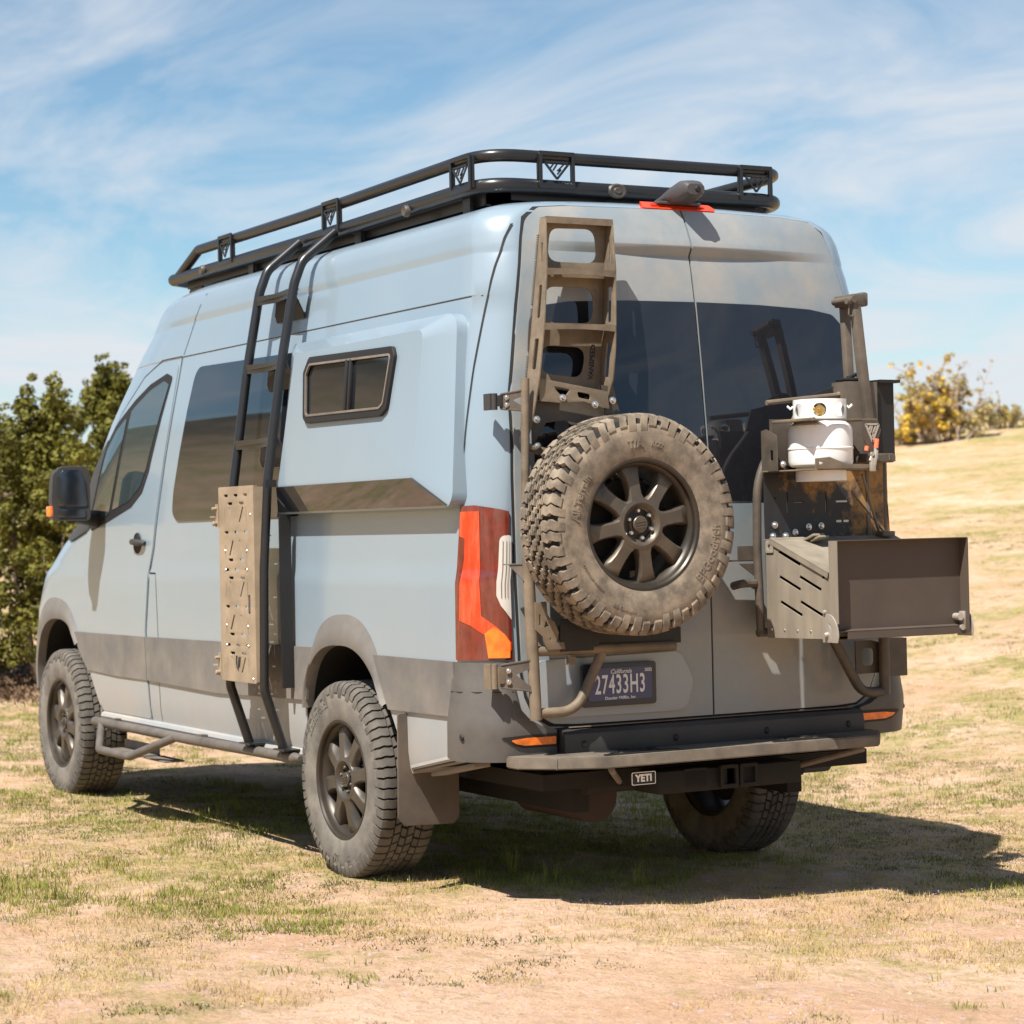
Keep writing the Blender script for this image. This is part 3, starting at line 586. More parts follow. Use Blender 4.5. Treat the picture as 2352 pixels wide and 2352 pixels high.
# wheels -----------------------------------------------------------
def tyre_mb(Rt, hw, style, rim_r):
    """Tyre about the local Y axis, outer sidewall towards +Y."""
    m = MB(); gd = .013
    prof = [(rim_r-.005, -hw*.86), (rim_r+.012, -hw*.90), (rim_r+.05, -hw*1.0), (Rt*.80, -hw*1.03), (Rt*.90, -hw*.99), (Rt-.035, -hw*.95), (Rt-gd-.008, -hw*.86), (Rt-gd, -hw*.6), (Rt-gd+.002, 0), (Rt-gd, hw*.6), (Rt-gd-.008, hw*.86), (Rt-.035, hw*.95), (Rt*.90, hw*.99), (Rt*.80, hw*1.03), (rim_r+.05, hw*1.02), (rim_r+.020, hw*.985), (rim_r+.010, hw*.955), (rim_r-.005, hw*.92)]
    m.lathe(prof, (0, 0, 0), 'Y', 96)
    return m, gd
def tread_mb(Rt, hw, style):
    m = MB()
    def block(a0, a1, y0, y1, r0, r1, sk=0.0, y_in=None, dr=0, chamf=.0):
        """a block on the tread: angles a0..a1, widths y0..y1"""
        ins = .0015
        pts = []
        for r_, e in ((r0, 0), (r1, ins)):
            for (a, y) in ((a0+e/Rt, y0+e), (a1-e/Rt, y0+e), (a1-e/Rt, y1-e), (a0+e/Rt, y1-e)):
                aa = a+sk*(y-y0); pts.append((r_*math.cos(aa), y, r_*math.sin(aa)))
        m.add(pts, [(4, 5, 6, 7), (0, 1, 5, 4), (1, 2, 6, 5), (2, 3, 7, 6), (3, 0, 4, 7)])
    def lug(sg, a0, a1, zig):
        """shoulder lug that wraps from the tread onto the sidewall"""
        Q = [(Rt-.001, hw*.50), (Rt, hw*.62), (Rt-.001, hw*.80), (Rt-.008, hw*.92), (Rt-.022, hw*.995), (Rt-.045-zig*.018, hw*1.03), (Rt-.052-zig*.02, hw*1.005)]
        B = [(Rt-.02, hw*.50), (Rt-.02, hw*.62), (Rt-.022, hw*.78), (Rt-.035, hw*.86), (Rt-.045, hw*.92), (Rt-.055, hw*.95), (Rt-.06, hw*.96)]
        off = [0, .012, .0, .018, .006, .0, .0] if style == 'spare' else [0, .004, 0, .006, .002, 0, 0]
        n = len(Q); V_ = []
        for tbl, e in ((B, 0), (Q, .0018)):
            for aa, sgn in ((a0, 1), (a1, -1)):
                for i, (r_, y) in enumerate(tbl):
                    a = aa+sgn*e/Rt+off[i]*1.6; V_.append((r_*math.cos(a), sg*y, r_*math.sin(a)))
        F = []
        b0, b1, q0, q1 = 0, n, 2*n, 3*n
        for i in range(n-1):
            F += [(q0+i, q0+i+1, q1+i+1, q1+i), (b0+i, b0+i+1, q0+i+1, q0+i), (b1+i, q1+i, q1+i+1, b1+i+1)]
        F += [(b0, q0, q1, b1), (b0+n-1, b1+n-1, q1+n-1, q0+n-1)]
        m.add(V_, F)
        # sipe slits read as a narrow ridge between blocks: split the crown part
    if style == 'spare':
        nl = 26; st = 2*math.pi/nl
        for i in range(nl):
            for sg in (1, -1):
                a = i*st+(st/2 if sg < 0 else 0); zg = i % 2
                lug(sg, a, a+st*(.36), zg); lug(sg, a+st*.41, a+st*.80, 1-zg)
                # small sidewall biters
        nc = 46; st = 2*math.pi/nc; rnd = random.Random(3)
        for i in range(nc):
            for j, (y0, y1) in enumerate(((-.47, -.27), (-.24, -.02), (.01, .24), (.27, .47))):
                a = i*st+(j % 2)*st*.5+rnd.uniform(-.01, .01)*1
                block(a, a+st*.40, hw*y0, hw*(y0+(y1-y0)*.55), Rt-.02, Rt+.0, sk=1.2*(1 if j % 2 else -1))
                block(a+st*.12, a+st*.78, hw*(y0+(y1-y0)*.62), hw*y1, Rt-.02, Rt+.0, sk=-1.2*(1 if j % 2 else -1))
    else:
        nl = 60; st = 2*math.pi/nl
        for i in range(nl):
            for sg in (1, -1):
                a = i*st+(st/2 if sg < 0 else 0); lug(sg, a, a+st*.86, i % 2)
        nc = 56; st = 2*math.pi/nc
        for i in range(nc):
            for j, (y0, y1) in enumerate(((-.46, -.25), (-.22, -.01), (.02, .22), (.25, .46))):
                a = i*st+(j*.37)*st; block(a, a+st*.84, hw*y0, hw*y1, Rt-.02, Rt, sk=.9*(1 if j % 2 else -1))
    return m
def rim_mb(rr_, hw, deep):
    """Eight-spoke alloy rim, face towards +Y."""
    m = MB(); yl = hw*.965
    prof = [(rr_-.004, -hw*.8), (rr_-.03, -hw*.7), (rr_-.035, .0), (rr_-.030, yl-.05), (rr_-.018, yl-.028), (rr_-.012, yl-.024), (rr_-.010, yl-.008), (rr_-.004, yl-.001), (rr_+.003, yl), (rr_+.008, yl-.003), (rr_+.010, yl-.010), (rr_+.006, yl-.02)]
    m.lathe(prof, (0, 0, 0), 'Y', 72)
    return m
def spokes_mb(rr_, hw, deep):
    m = MB(); yl = hw*.965; yh = yl-deep
    # hub dish ring
    m.lathe([(.055, yh-.03), (.056, yh-.012), (.064, yh-.008), (.070, yh+.004), (.078, yh+.009), (.092, yh+.006), (.097, yh-.004), (.098, yh-.04)], (0, 0, 0), 'Y', 48)
    for k in range(8):
        a = 2*math.pi*k/8; ca, sa = math.cos(a), math.sin(a)
        st = [(.086, .034, yh+.006, .03), (.11, .0265, yh+.003, .032), (.15, .026, yh+.001, .034), (.18, .030, yh-.003, .036), (rr_-.030, .036, yh-.008, .03), (rr_-.017, .040, yh-.018, .02)]
        V_ = []
        for r_, hwid, y, dp in st:
            for (t, yy) in ((-hwid*1.12, y-dp), (-hwid, y-.006), (-hwid*.78, y), (hwid*.78, y), (hwid, y-.006), (hwid*1.12, y-dp)):
                V_.append((r_*ca-t*sa, yy, r_*sa+t*ca))
        F = [(i*6+j, i*6+j+1, (i+1)*6+j+1, (i+1)*6+j) for i in range(5) for j in range(5)]+[tuple(range(6)), tuple(range(30, 36))[::-1]]
        m.add(V_, F, True)
    return m, yh
def disc_mb(hw):
    m = MB(); m.lathe([(0, -.02), (.17, -.02), (.17, .0), (0, .0)], (0, 0, 0), 'Y', 40); m.lathe([(.05, .0), (.06, .04), (.0, .05)], (0, 0, 0), 'Y', 24); return m
def make_wheel(parent, loc, style, Rt, hw, rim_r, facing, spin=0.0, top=None):
    """facing: +1 outer face to +Y, -1 to -Y, 'X' outer face to -X."""
    if facing == 'X': rot = Matrix.Rotation(R(90), 4, 'Z')
    elif facing < 0: rot = Matrix.Rotation(R(180), 4, 'Z')
    else: rot = Matrix.Identity(4)
    X = Matrix.Translation(loc)@rot@Matrix.Rotation(spin, 4, 'Y')
    tm = tyreM if style == 'spare' else tyreG; rm = rimM if style == 'spare' else rimG
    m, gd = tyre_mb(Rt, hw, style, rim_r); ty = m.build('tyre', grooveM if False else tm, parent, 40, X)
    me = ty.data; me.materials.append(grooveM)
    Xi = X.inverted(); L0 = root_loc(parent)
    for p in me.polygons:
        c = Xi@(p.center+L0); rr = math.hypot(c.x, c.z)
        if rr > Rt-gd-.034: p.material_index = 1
    tr = tread_mb(Rt, hw, style).build('tread', tm if style == 'spare' else tyreT, ty, 30, X)
    rm_ = rim_mb(rim_r, hw, 0).build('rim', rimB, ty if top is None else ty, 30, X)
    sp, yh = spokes_mb(rim_r, hw, .026 if style == 'spare' else .022); sp.build('spokes', rm, ty, 40, X)
    cap = MB(); cap.lathe([(0, yh+.002), (.028, yh+.002), (.0305, yh-.001), (.031, yh-.014), (.036, yh-.018)], (0, 0, 0), 'Y', 32)
    for z_ in (-.010, 0, .010): cap.box((0, yh+.0035, z_), (.044, .004, .0045))
    cap.build('centre_cap', rm, ty, 30, X)
    rc0 = MB(); rc0.lathe([(.030, yh-.018), (.060, yh-.020), (.066, yh-.004)], (0, 0, 0), 'Y', 32); rc0.build('hub_recess', blackrub, ty, 30, X)
    nut = MB()
    for k in range(6):
        a = R(30+60*k); c = (.044*math.cos(a)*1.0, yh-.0, .044*math.sin(a)) 
        c = (.0445*math.cos(a)*1.12, yh-.019, .0445*math.sin(a)*1.12)
        nut.lathe([(0, .022), (.006, .021), (.0085, .016), (.0090, 0)], c, 'Y', 6, smooth=False)
    nut.build('lug_nut', steel if style == 'spare' else rm, ty, 30, X)
    dk = disc_mb(hw).build('brake_disc', underM, ty, 30, X)
    return ty, X
RT = .400
w1, X1 = make_wheel(van, (0, .895, HZ-.015), 'road', RT+.004, .128, .240, 1, .2); tag(w1, 'left rear tyre')
w2, X2 = make_wheel(van, (WB, .895, HZ-.015), 'road', RT+.004, .128, .240, 1, .55); tag(w2, 'left front tyre')
w3, X3 = make_wheel(van, (0, -.895, HZ-.075), 'road', RT+.004, .128, .240, -1, .1); tag(w3, 'right rear tyre')
w4, X4 = make_wheel(van, (WB, -.895, HZ-.06), 'road', RT+.004, .128, .240, -1, .8); tag(w4, 'right front tyre')
def side_text(parent, X, items, r, y, m_, th=.002):
    mb_ = MB()
    for s, size, ang, dirn, bold, rr in items:
        base_ = Matrix(((1, 0, 0, 0), (0, 0, 1, y), (0, 1, 0, 0), (0, 0, 0, 1)))   # text plane -> local xz, depth +y
        # local x right / z up seen from +Y outside looks mirrored, so flip x
        flip = Matrix.Scale(-1, 4, (1, 0, 0))
        q = text_mb(s, size, X@base_@flip, th, bend=(rr, R(ang), dirn), bold=bold)
        mb_ = merge(mb_, q)
    return mb_.build('sidewall_lettering', m_, parent)
HWR = .128
side_text(w1, X1@Matrix.Rotation(-.2, 4, 'Y'), [('DESERT FORCE', .034, 128, 1, .0006, .320), ('LT', .03, 285, -1, .0005, .322), ('X/T', .036, 262, -1, .0005, .322)], .32, HWR*1.030, tyreG)
side_text(w2, X2@Matrix.Rotation(-.55, 4, 'Y'), [('DESERT FORCE', .034, 235, -1, .0006, .320)], .32, HWR*1.030, tyreG)

# mud flaps
m = plate([rpoly([(-1.045, .70), (-1.04, .29), (-1.01, .262), (-.80, .255), (-.775, .28), (-.78, .50), (-.80, .70)], [.01, .04, .03, .03, .04, .02, .01])], .008, frame((-.555, 0, 0), (0, -1, 0), (-.06, 0, 1)), .001)
m.build('mud_flap', plasticD if False else mat('mud_flap_rubber', (.045, .038, .033), .75, dust=.35, dcol=(.24, .19, .14), dscale=4), van)
m = plate([rpoly([(.80, .70), (.80, .33), (1.04, .33), (1.045, .70)], .03)], .008, frame((-.555, 0, 0), (0, -1, 0), (-.06, 0, 1)), .001); m.build('mud_flap', plasticD, van)
# arch extension strip in front of the flap and behind the front wheel
m = MB(); m.box((3.02, .93, .56), (.02, .14, .34)); m.build('arch_liner', plastic, van)

# underbody
m = MB(); m.box((1.5, 0, .46), (5.4, 1.5, .06)); m.box((-.85, 0, .50), (.5, 1.3, .10)); m.cyl((0, -.8, .385), (0, .8, .385), .045, 12); m.lathe([(0, -.12), (.10, -.07), (.13, 0), (.10, .07), (0, .12)], (0, .05, .385), 'X', 20)
for y_ in (-.5, .5): m.box((1.4, y_, .38), (4.9, .07, .12))
m.cyl((3.0, -.4, .30), (3.665, -.8, .38), .04, 10); m.cyl((3.665, -.8, .38), (3.665, .8, .38), .045, 10); m.build('underbody', underM, van)
m = MB(); m.cyl((-1.02, .42, .37), (-.55, .42, .37), .10, 20); m.build('muffler', rustM, van)
m = MB(); m.cyl((-1.16, -.45, .43), (-1.16, .55, .43), .03, 12); m.box((-1.20, .0, .44), (.26, .66, .085), None, .006); m.box((-1.26, -.02, .44), (.14, .075, .075)); m.build('tow_hitch', underM, van)
m = MB()
for y0 in (-.07, .02): 
    m = merge(m, plate([rrect(-y0-.04, .405, -y0+.04, .49, .008), rrect(-y0-.028, .417, -y0+.028, .478, .004)], .012, mirM(-1.345), .001))
m.box((-1.30, .16, .45), (.06, .10, .07)); m.build('hitch_receiver', underM, van)
yb_ = plate([rrect(-.492, .4515, -.388, .4985, .006)], .004, mirM(-1.402), .0005).build('hitch_cover', blackrub, van)
yr = plate([rrect(-.492, .4515, -.388, .4985, .006), rrect(-.4895, .454, -.3905, .496, .005)], .002, mirM(-1.4055)); yr = merge(yr, text_mb('YETI', .036, frame((-1.4055, 0, 0), (0, -1, 0), (0, 0, 1))@Matrix.Translation((-.440, .475, 0)), .0008, bold=.0016)); yr.build('cover_lettering', trimW, yb_)
m = MB(); m.box((-1.375, .44, .475), (.05, .06, .03)); m.build('cover_bracket', underM, van)
# front bumper bar end seen past the front wheel
m = MB(); m.tube(fillet([(4.60, .55, .52), (4.86, .60, .52), (4.80, .68, .80), (4.6, .62, .82)], .08), .034, 12); m.build('front_guard_bar', rackM, van)

stepM = mat('worn_black_tube', (0.04, 0.037, 0.035), 0.45, dust=0.38, dcol=(0.24, 0.20, 0.165), dscale=8, bump=0.1, bscale=200)
# side step bar (running board)
m = MB(); m.tube([(2.98, 1.05, .445), (1.6, 1.048, .443), (.40, 1.040, .449), (.365, 1.036, .449)], [.024, .024, .024, .012], 14)
m.tube(fillet([(2.86, 1.055, .44), (2.66, 1.14, .325), (2.20, 1.14, .325), (1.80, 1.055, .44)], [.07, .07]), .021, 12)
for x_ in (2.7, 1.5, .5): m.box((x_, .92, .45), (.06, .26, .05))
sb = m.build('side_step', stepM, van)
m = MB(); m.box((2.43, 1.06, .322), (.50, .14, .008)); m.box((2.43, .995, .345), (.50, .006, .05)); m.box((2.05, 1.02, .315), (.30, .10, .008)); m.build('step_plate', tubeM, sb)

# rear step
m = MB(); P = [(-1.28, .905), (-1.385, .800), (-1.470, .640), (-1.470, -.605), (-1.31, -.735), (-1.20, -.735), (-1.20, .905)]
k = len(P); rs_o = MB()
rs_ = bmesh.new(); vs = [rs_.verts.new((x, y, .528)) for x, y in P]; f = rs_.faces.new(vs); ex = bmesh.ops.extrude_face_region(rs_, geom=[f]); bmesh.ops.translate(rs_, verts=[v for v in ex['geom'] if isinstance(v, bmesh.types.BMVert)], vec=(0, 0, .043)); bmesh.ops.recalc_face_normals(rs_, faces=rs_.faces[:])
bmesh.ops.bevel(rs_, geom=rs_.edges[:], offset=.005, segments=2, affect='EDGES'); rs_o.bm(rs_)
rso = rs_o.build('rear_step', mat('dusty_step', (.05, .044, .038), .55, dust=.42, dcol=(.28, .225, .165), dscale=9, bump=.1, bscale=200), van, 30)
m = MB()
for sgy in (.45, -.30):
    for (a, b) in (((-1.43, sgy+.15), (-1.29, sgy)), ((-1.43, sgy-.15), (-1.29, sgy)), ((-1.43, sgy+.17), (-1.43, sgy-.17)), ((-1.29, sgy+.13), (-1.41, sgy)), ((-1.29, sgy-.13), (-1.41, sgy))):
        A_, B_ = Vector((*a, .5735)), Vector((*b, .5735)); d_ = B_-A_; m.box((A_+B_)/2, (d_.length, .018, .006), Matrix.Rotation(math.atan2(d_.y, d_.x), 3, 'Z'))
m.build('step_grip', rackM, rso)
m = MB(); m.cyl((-1.44, .60, .52), (-1.12, .36, .42), .012, 8); m.cyl((-1.44, -.55, .52), (-1.12, -.36, .42), .012, 8); m.box((-1.39, .895 if False else .80, .551), (.002, .001, .044)); m.build('step_brace', tubeM, rso)

# ------------------------------------------------------------------ VS emblem cut-out plate
def emblem(wd, ht):
    """triangular V with two slanted strokes and an S, as bars in (u, v) centred at 0; returns polygons"""
    b = []
    def bar(p, q, t):
        p, q = Vector(p), Vector(q); d = (q-p).normalized(); n = Vector((-d.y, d.x))*t/2; b.append([tuple(p+n), tuple(q+n), tuple(q-n), tuple(p-n)])
    W_, H_ = wd/2, ht/2
    bar((-W_, H_), (0, -H_), .009); bar((W_, H_), (0, -H_), .009); bar((-W_, H_), (W_, H_), .007)
    bar((-W_*.30, -H_*.0), (W_*.02, H_*.80), .006); bar((-W_*.52, H_*.25), (-W_*.25, H_*.82), .006)
    bar((W_*.10, H_*.05), (W_*.55, H_*.78), .006); bar((W_*.02, -H_*.45), (W_*.32, H_*.15), .006); bar((W_*.0, H_*.0), (W_*.30, H_*.0), .005)
    return b
def emblem_mb(wd, ht, M, th=.004):
    m = MB()
    for q in emblem(wd, ht): m = merge(m, plate([q], th, M))
    return m

# ------------------------------------------------------------------ roof rack
rack = thing('roof_rack', 'black tubular roof rack with a raised rail and triangle emblem brackets, on the van roof', 'roof rack', (.9, 0, 2.72))
m = MB(); ZL, ZT = 2.725, 2.838
xr0, xf0 = -.80, 2.60
m.tube(fillet([(.9, -.715, ZL), (xr0, -.715, ZL+.015), (xr0, .715, ZL+.015), (.9, .715, ZL)], [.17, .17], 8), .029, 14, cap=False)
m.tube(fillet([(.9, -.715, ZL), (xf0, -.715, ZL), (xf0+.08, -.60, ZL-.0), (xf0+.08, .60, ZL), (xf0, .715, ZL), (.9, .715, ZL)], [.06, .06, .06, .06], 5), .029, 14, cap=False)
m.build('lower_rail', rackM, rack)
m = MB()
m.tube(fillet([(2.50, .715, ZL+.01), (2.22, .715, ZT), (.9, .715, ZT), (xr0, .715, ZT+.018), (xr0, -.715, ZT+.018), (.9, -.715, ZT), (2.22, -.715, ZT), (2.50, -.715, ZL+.01)], [.05, .1, .17, .17, .1, .05], 8), .025, 14)
m.build('upper_rail', rackM, rack)
m = MB()
for y_ in (.665, -.665): m.box((.9, y_, ZL-.028), (3.2, .008, .050)); m.box((.9, y_*.985, ZL-.052), (3.2, .03, .006))
m.box((xr0+.045, 0, ZL-.012), (.006, 1.16, .05)); m.box((.85, 0, ZL+.005), (3.2, 1.27, .012)); m.build('deck', rackM, rack)
def vbracket(c, u, wd):
    M = frame(c, u, (0, 0, 1)); hw, hh = wd/2, .072
    o_ = plate([rrect(-hw, -hh, hw, hh, .004), rrect(-hw+.013, -hh+.018, hw-.013, hh-.016, .003)], .006, M, .0006)
    o_ = merge(o_, emblem_mb(wd-.045, .066, M@Matrix.Translation((0, -.002, 0)))); q = MB()
    for s_ in (-1, 1): q.box(M@Vector((s_*(hw-.004), 0, -.012)), (.012, .012, .125))
    return merge(o_, q)
for i_, (c, u) in enumerate((((1.80, .745, 2.789), (-1, 0, 0)), ((.575, .745, 2.789), (-1, 0, 0)), ((-.645, .745, 2.794), (-1, 0, 0)))):
    vbracket(c, u, .17 if True else 0).build('emblem_bracket', rackM, rack)
for y_ in (.415, -.535): vbracket((xr0-.033, y_, 2.803), (0, -1, 0), .16).build('emblem_bracket', rackM, rack)
for y_ in (-.745,):
    for x_ in (1.853, .628, -.3): vbracket((x_, y_, 2.785), (1, 0, 0), .17).build('emblem_bracket', rackM, rack)
m = MB()
for sg in (1, -1):
    V_ = [(2.46, sg*.66, ZL-.01), (2.26, sg*.66, ZL-.01), (2.44, sg*.655, 2.60), (2.62, sg*.655, 2.52)]; V2 = [(a, b-sg*.012, c) for a, b, c in V_]
    m.add(V_+V2, [(0, 1, 2, 3), (7, 6, 5, 4), (0, 3, 7, 4), (1, 0, 4, 5), (2, 1, 5, 6), (3, 2, 6, 7)])
    for x_ in (1.6, .4, -.6): m.box((x_, sg*.69, 2.665), (.06, .012, .09))
m.build('rack_foot', rackM, rack)
for c, ax in (((-.17, .748, 2.715), 'Y'), ((2.10, .748, 2.722), 'Y')):
    m = MB(); m.lathe([(0, .006), (.014, .008), (.020, .010), (.024, .004), (.026, -.01)], c, ax, 20); m.build('side_marker', rackD, rack)
m = MB(); V0 = (xr0-.030, -.005+.14, ZL+.012); m.lathe([(0, -.004), (.010, -.006), (.014, -.002), (.024, -.004), (.030, .004)], V0, 'X', 20)
m.v = [(x, V0[1]+(y-V0[1])*1.5, z) for x, y, z in m.v]; m.build('work_light', rackD, rack)

# ------------------------------------------------------------------ side ladder
lad = thing('side_ladder', 'black tubular ladder curving over the van side up to the roof rack', 'ladder', (.69, 1.05, .47))
def lpath(x, top_y):
    P = [(x, 1.045, .465), (x, 1.135, .74), (x, 1.125, 1.25), (x, 1.10, 1.62), (x, 1.025, 2.12), (x, .955, 2.48), (x, .915, 2.58), (x, top_y, 2.712)]
    return fillet(P, [.10, .6, .6, 1.0, .25, .10], 5)
m = MB(); m.tube(lpath(.885, .755), .021, 14); m.tube(lpath(.505, .755), .021, 14)
for x_ in (.885, .505): m.box((x_-.03, 1.05, .482), (.12, .075, .006))
m.build('rail_tube', rackM, lad)
for z_, y_ in ((2.44, .963), (2.135, 1.020), (1.80, 1.076), (1.38, 1.118)):
    m = MB(); pts = [(.885, y_+.004, z_+.0), (.82, y_-.0, z_-.002), (.695, y_-.010, z_-.004), (.57, y_-.0, z_-.002), (.505, y_+.004, z_)]
    V_ = []
    for x, y, z in pts:
        V_ += [(x, y+.012, z-.020), (x, y+.012, z+.020), (x, y-.035, z+.020), (x, y-.035, z+.016), (x, y+.008, z+.016), (x, y+.008, z-.020)]
    m.add(V_, [(i*6+j, i*6+(j+1) % 6, (i+1)*6+(j+1) % 6, (i+1)*6+j) for i in range(4) for j in range(6)]+[tuple(range(6)), tuple(range(24, 30))])
    m.box((.69, y_-.005, z_-.002), (.37, .04, .006)); rg = m.build('rung', rackM, lad)
    if z_ > 1.5:
        m = MB(); m.box((.69, y_-.045, z_-.0), (.09, .07, .035)); yb_ = side_y(.69, z_-.05); V_ = [(.60, yb_+.045, z_+.02), (.78, yb_+.045, z_+.02), (.84, yb_+.03, z_-.07), (.84, yb_+.02, z_-.10), (.54, yb_+.02, z_-.10), (.54, yb_+.03, z_-.07)]
        m.add(V_+[(a, b-.006, c) for a, b, c in V_], [tuple(range(6)), tuple(range(6, 12))[::-1]]+[(i, (i+1) % 6, 6+(i+1) % 6, 6+i) for i in range(6)]); m.build('wall_bracket', blackrub, lad)
m = MB(); m.box((.455, 1.045, 1.115), (.016, .05, .74)); m.box((.50, 1.09, 1.62), (.03, .05, .03)); m.build('black_upright', blackrub, lad)  # narrow black upright plate behind the traction board, small black block above

# ------------------------------------------------------------------ traction board
tb = thing('traction_board', 'dusty tan perforated traction board bolted upright on the side ladder', 'traction board', (.68, 1.165, .77))
MBd = frame((.690, 1.170, 1.19), (-1, -.02, 0), (-.025*0, -.002, 1))
hw, hh = .187, .423; holes = []
def slot(u, v, a, b): holes.append(rrect(u-a, v-b, u+a, v+b, min(a, b)*.8, 3))
def cut(p, q, t):
    p, q = Vector(p), Vector(q); d = (q-p).normalized(); n = Vector((-d.y, d.x))*t/2; holes.append([tuple(p+n), tuple(q+n), tuple(q-n), tuple(p-n)])
ys_ = [.385, .225, .062, -.098, -.265]
for i_, v_ in enumerate(ys_):
    for u_ in (-.105, 0, .105): slot(u_, v_, .021, .0065)
for i_ in range(5):
    v0 = ys_[i_]; v1 = v0-.160; dn = (i_ % 2 == 0); vt, vb = v0-.035, v0-.120
    if dn:
        slot(-.062, vt, .025, .0065); slot(.062, vt, .025, .0065); cut((-.076, vt-.016), (-.035, vb), .0100); cut((.076, vt-.016), (.035, vb), .0130)
    else:
        slot(-.062, vb, .025, .0065); slot(.062, vb, .025, .0065); cut((-.035, vt), (-.076, vb+.016), .0130); cut((.035, vt), (.076, vb+.016), .0100)
    cut((-.120, vt-.02), (-.120, vb+.0), .0050); cut((.110, vt-.02), (.110, vb+.0), .0050)
bd = plate([rrect(-hw, -hh, hw, hh, .008)]+holes, .004, MBd, .0006)
for s_ in (-1, 1): bd.box(MBd@Vector((s_*hw, 0, -.022)), (.004, .046, 2*hh-.01))
for s_ in (-1, 1): bd.box(MBd@Vector((0, s_*(hh-.002), -.012)), (2*hw-.01, .022, .004))
bd.build('board_panel', tanM, tb)
m = MB(); m.box(MBd@Vector((0, -.345, .003)), (.05, .002, .07)); 
em = MB()
for q in ([(-.03, .035), (-.012, .035), (-.018, -.03), (-.03, .0)], [(.0, .03), (.012, .03), (.0, -.035), (-.012, -.02)], [(.016, .03), (.03, .03), (.014, -.02), (.006, -.01)]): em = merge(em, plate([[(a*.9, b-.345) for a, b in q]], .001, MBd@Matrix.Translation((0, 0, .003))))
em.build('emblem_decal', blackrub, tb)
m = text_mb('VANSPEED', .014, MBd@Matrix.Translation((.128, -.085, .003))@Matrix.Rotation(R(90), 4, 'Z'), .0005, bold=.0003); m.build('label_lettering', trimW if False else tubeM, tb)
m = plate([rrect(.118, -.125, .138, -.045, .002)], .001, MBd@Matrix.Translation((0, 0, .0024))); m.build('label_plate', blackrub, tb)
for u_, v_ in ((-.12, .145), (.11, .145), (-.12, .062), (.11, .062), (-.12, -.18), (.11, -.18), (-.12, -.265), (.11, -.265), (.155, .30), (.155, -.405)):
    q = MBd@Vector((u_, v_, .002)); m = MB(); m.lathe([(0, .005), (.005, .004), (.007, 0)], q, 'Y', 10); m.build('bolt', steel, tb)
m = MB()
for z_ in (1.49, .835):
    m.box((.89, 1.165, z_), (.035, .03, .10)); m.box((.93, 1.165, z_-.005), (.07, .035, .006)); m.lathe([(0, .02), (.008, .02), (.011, .016), (.011, 0)], (.893, 1.18, z_-.035), 'Y', 10); m.lathe([(0, .02), (.006, .02), (.008, .016), (.008, 0)], (.895, 1.18, z_+.03), 'Y', 10)
m.build('side_latch', tanM, tb)

# ------------------------------------------------------------------ left swing carrier with ladder
car = thing('tyre_carrier', 'dusty bronze tyre carrier frame hinged to the left rear door, behind the spare', 'carrier', (-1.29, .83, .71))
XC = -1.295
m = MB()
m.tube([(XC, .827, .705), (XC, .838, 1.03), (XC, .848, 1.3)], .022, 14); m.tube([(XC, .848, 1.28), (XC, .850, 1.55), (XC, .842, 1.95)], .016, 12)
m.tube([(XC, .82, .955), (XC, .22, .950)], .019, 12)
m.tube(fillet([(XC, .81, .728), (XC, .655, .728), (XC, .54, .94)], [.12], 8), .019, 12)
m.tube([(XC, .82, 1.275), (XC, .2, 1.275)], .018, 12); m.tube([(XC+.01, .835, 1.70), (XC+.01, .5, 1.62), (XC+.01, .3, 1.45)], .016, 10)
m.build('frame_tube', bronze, car)
gp = [(.835, 1.135), (.788, 1.135), (.783, 1.075), (.756, 1.062), (.738, 1.02), (.750, .985), (.718, .985), (.712, .96), (.785, .960), (.800, .985), (.806, 1.01), (.835, 1.035)]
m = plate([[(-a, b) for a, b in gp], [(-.792, 1.07), (-.777, 1.045), (-.800, 1.04)], rrect(-.820, 1.05, -.812, 1.09, .003), rrect(-.778, .995, -.770, 1.003, .004)], .006, frame((XC-.022, 0, 0), (0, -1, 0), (0, 0, 1)), .0006); m.build('gusset', bronze, car)
m = MB(); m.box((XC-.02, .66, 1.01), (.006, .14, .12)); m.box((XC+.01, .64, 1.10), (.05, .012, .15)); m = merge(m, plate([[(-.74, 1.04), (-.60, 1.13), (-.56, 1.13), (-.56, .96), (-.72, .96)], rrect(-.615, 1.0, -.595, 1.10, .008)], .006, frame((XC-.012, 0, 0), (0, -1, 0), (0, 0, 1)))); m.box((XC+.02, .40, .99), (.04, .42, .06)); m.build('lower_plate', blackrub, car)
m = MB(); m.box((XC-.01, .60, 1.06), (.012, .02, .16)); m.box((XC-.01, .68, .915), (.02, .03, .03)); m.build('support_strut', bronze, car)
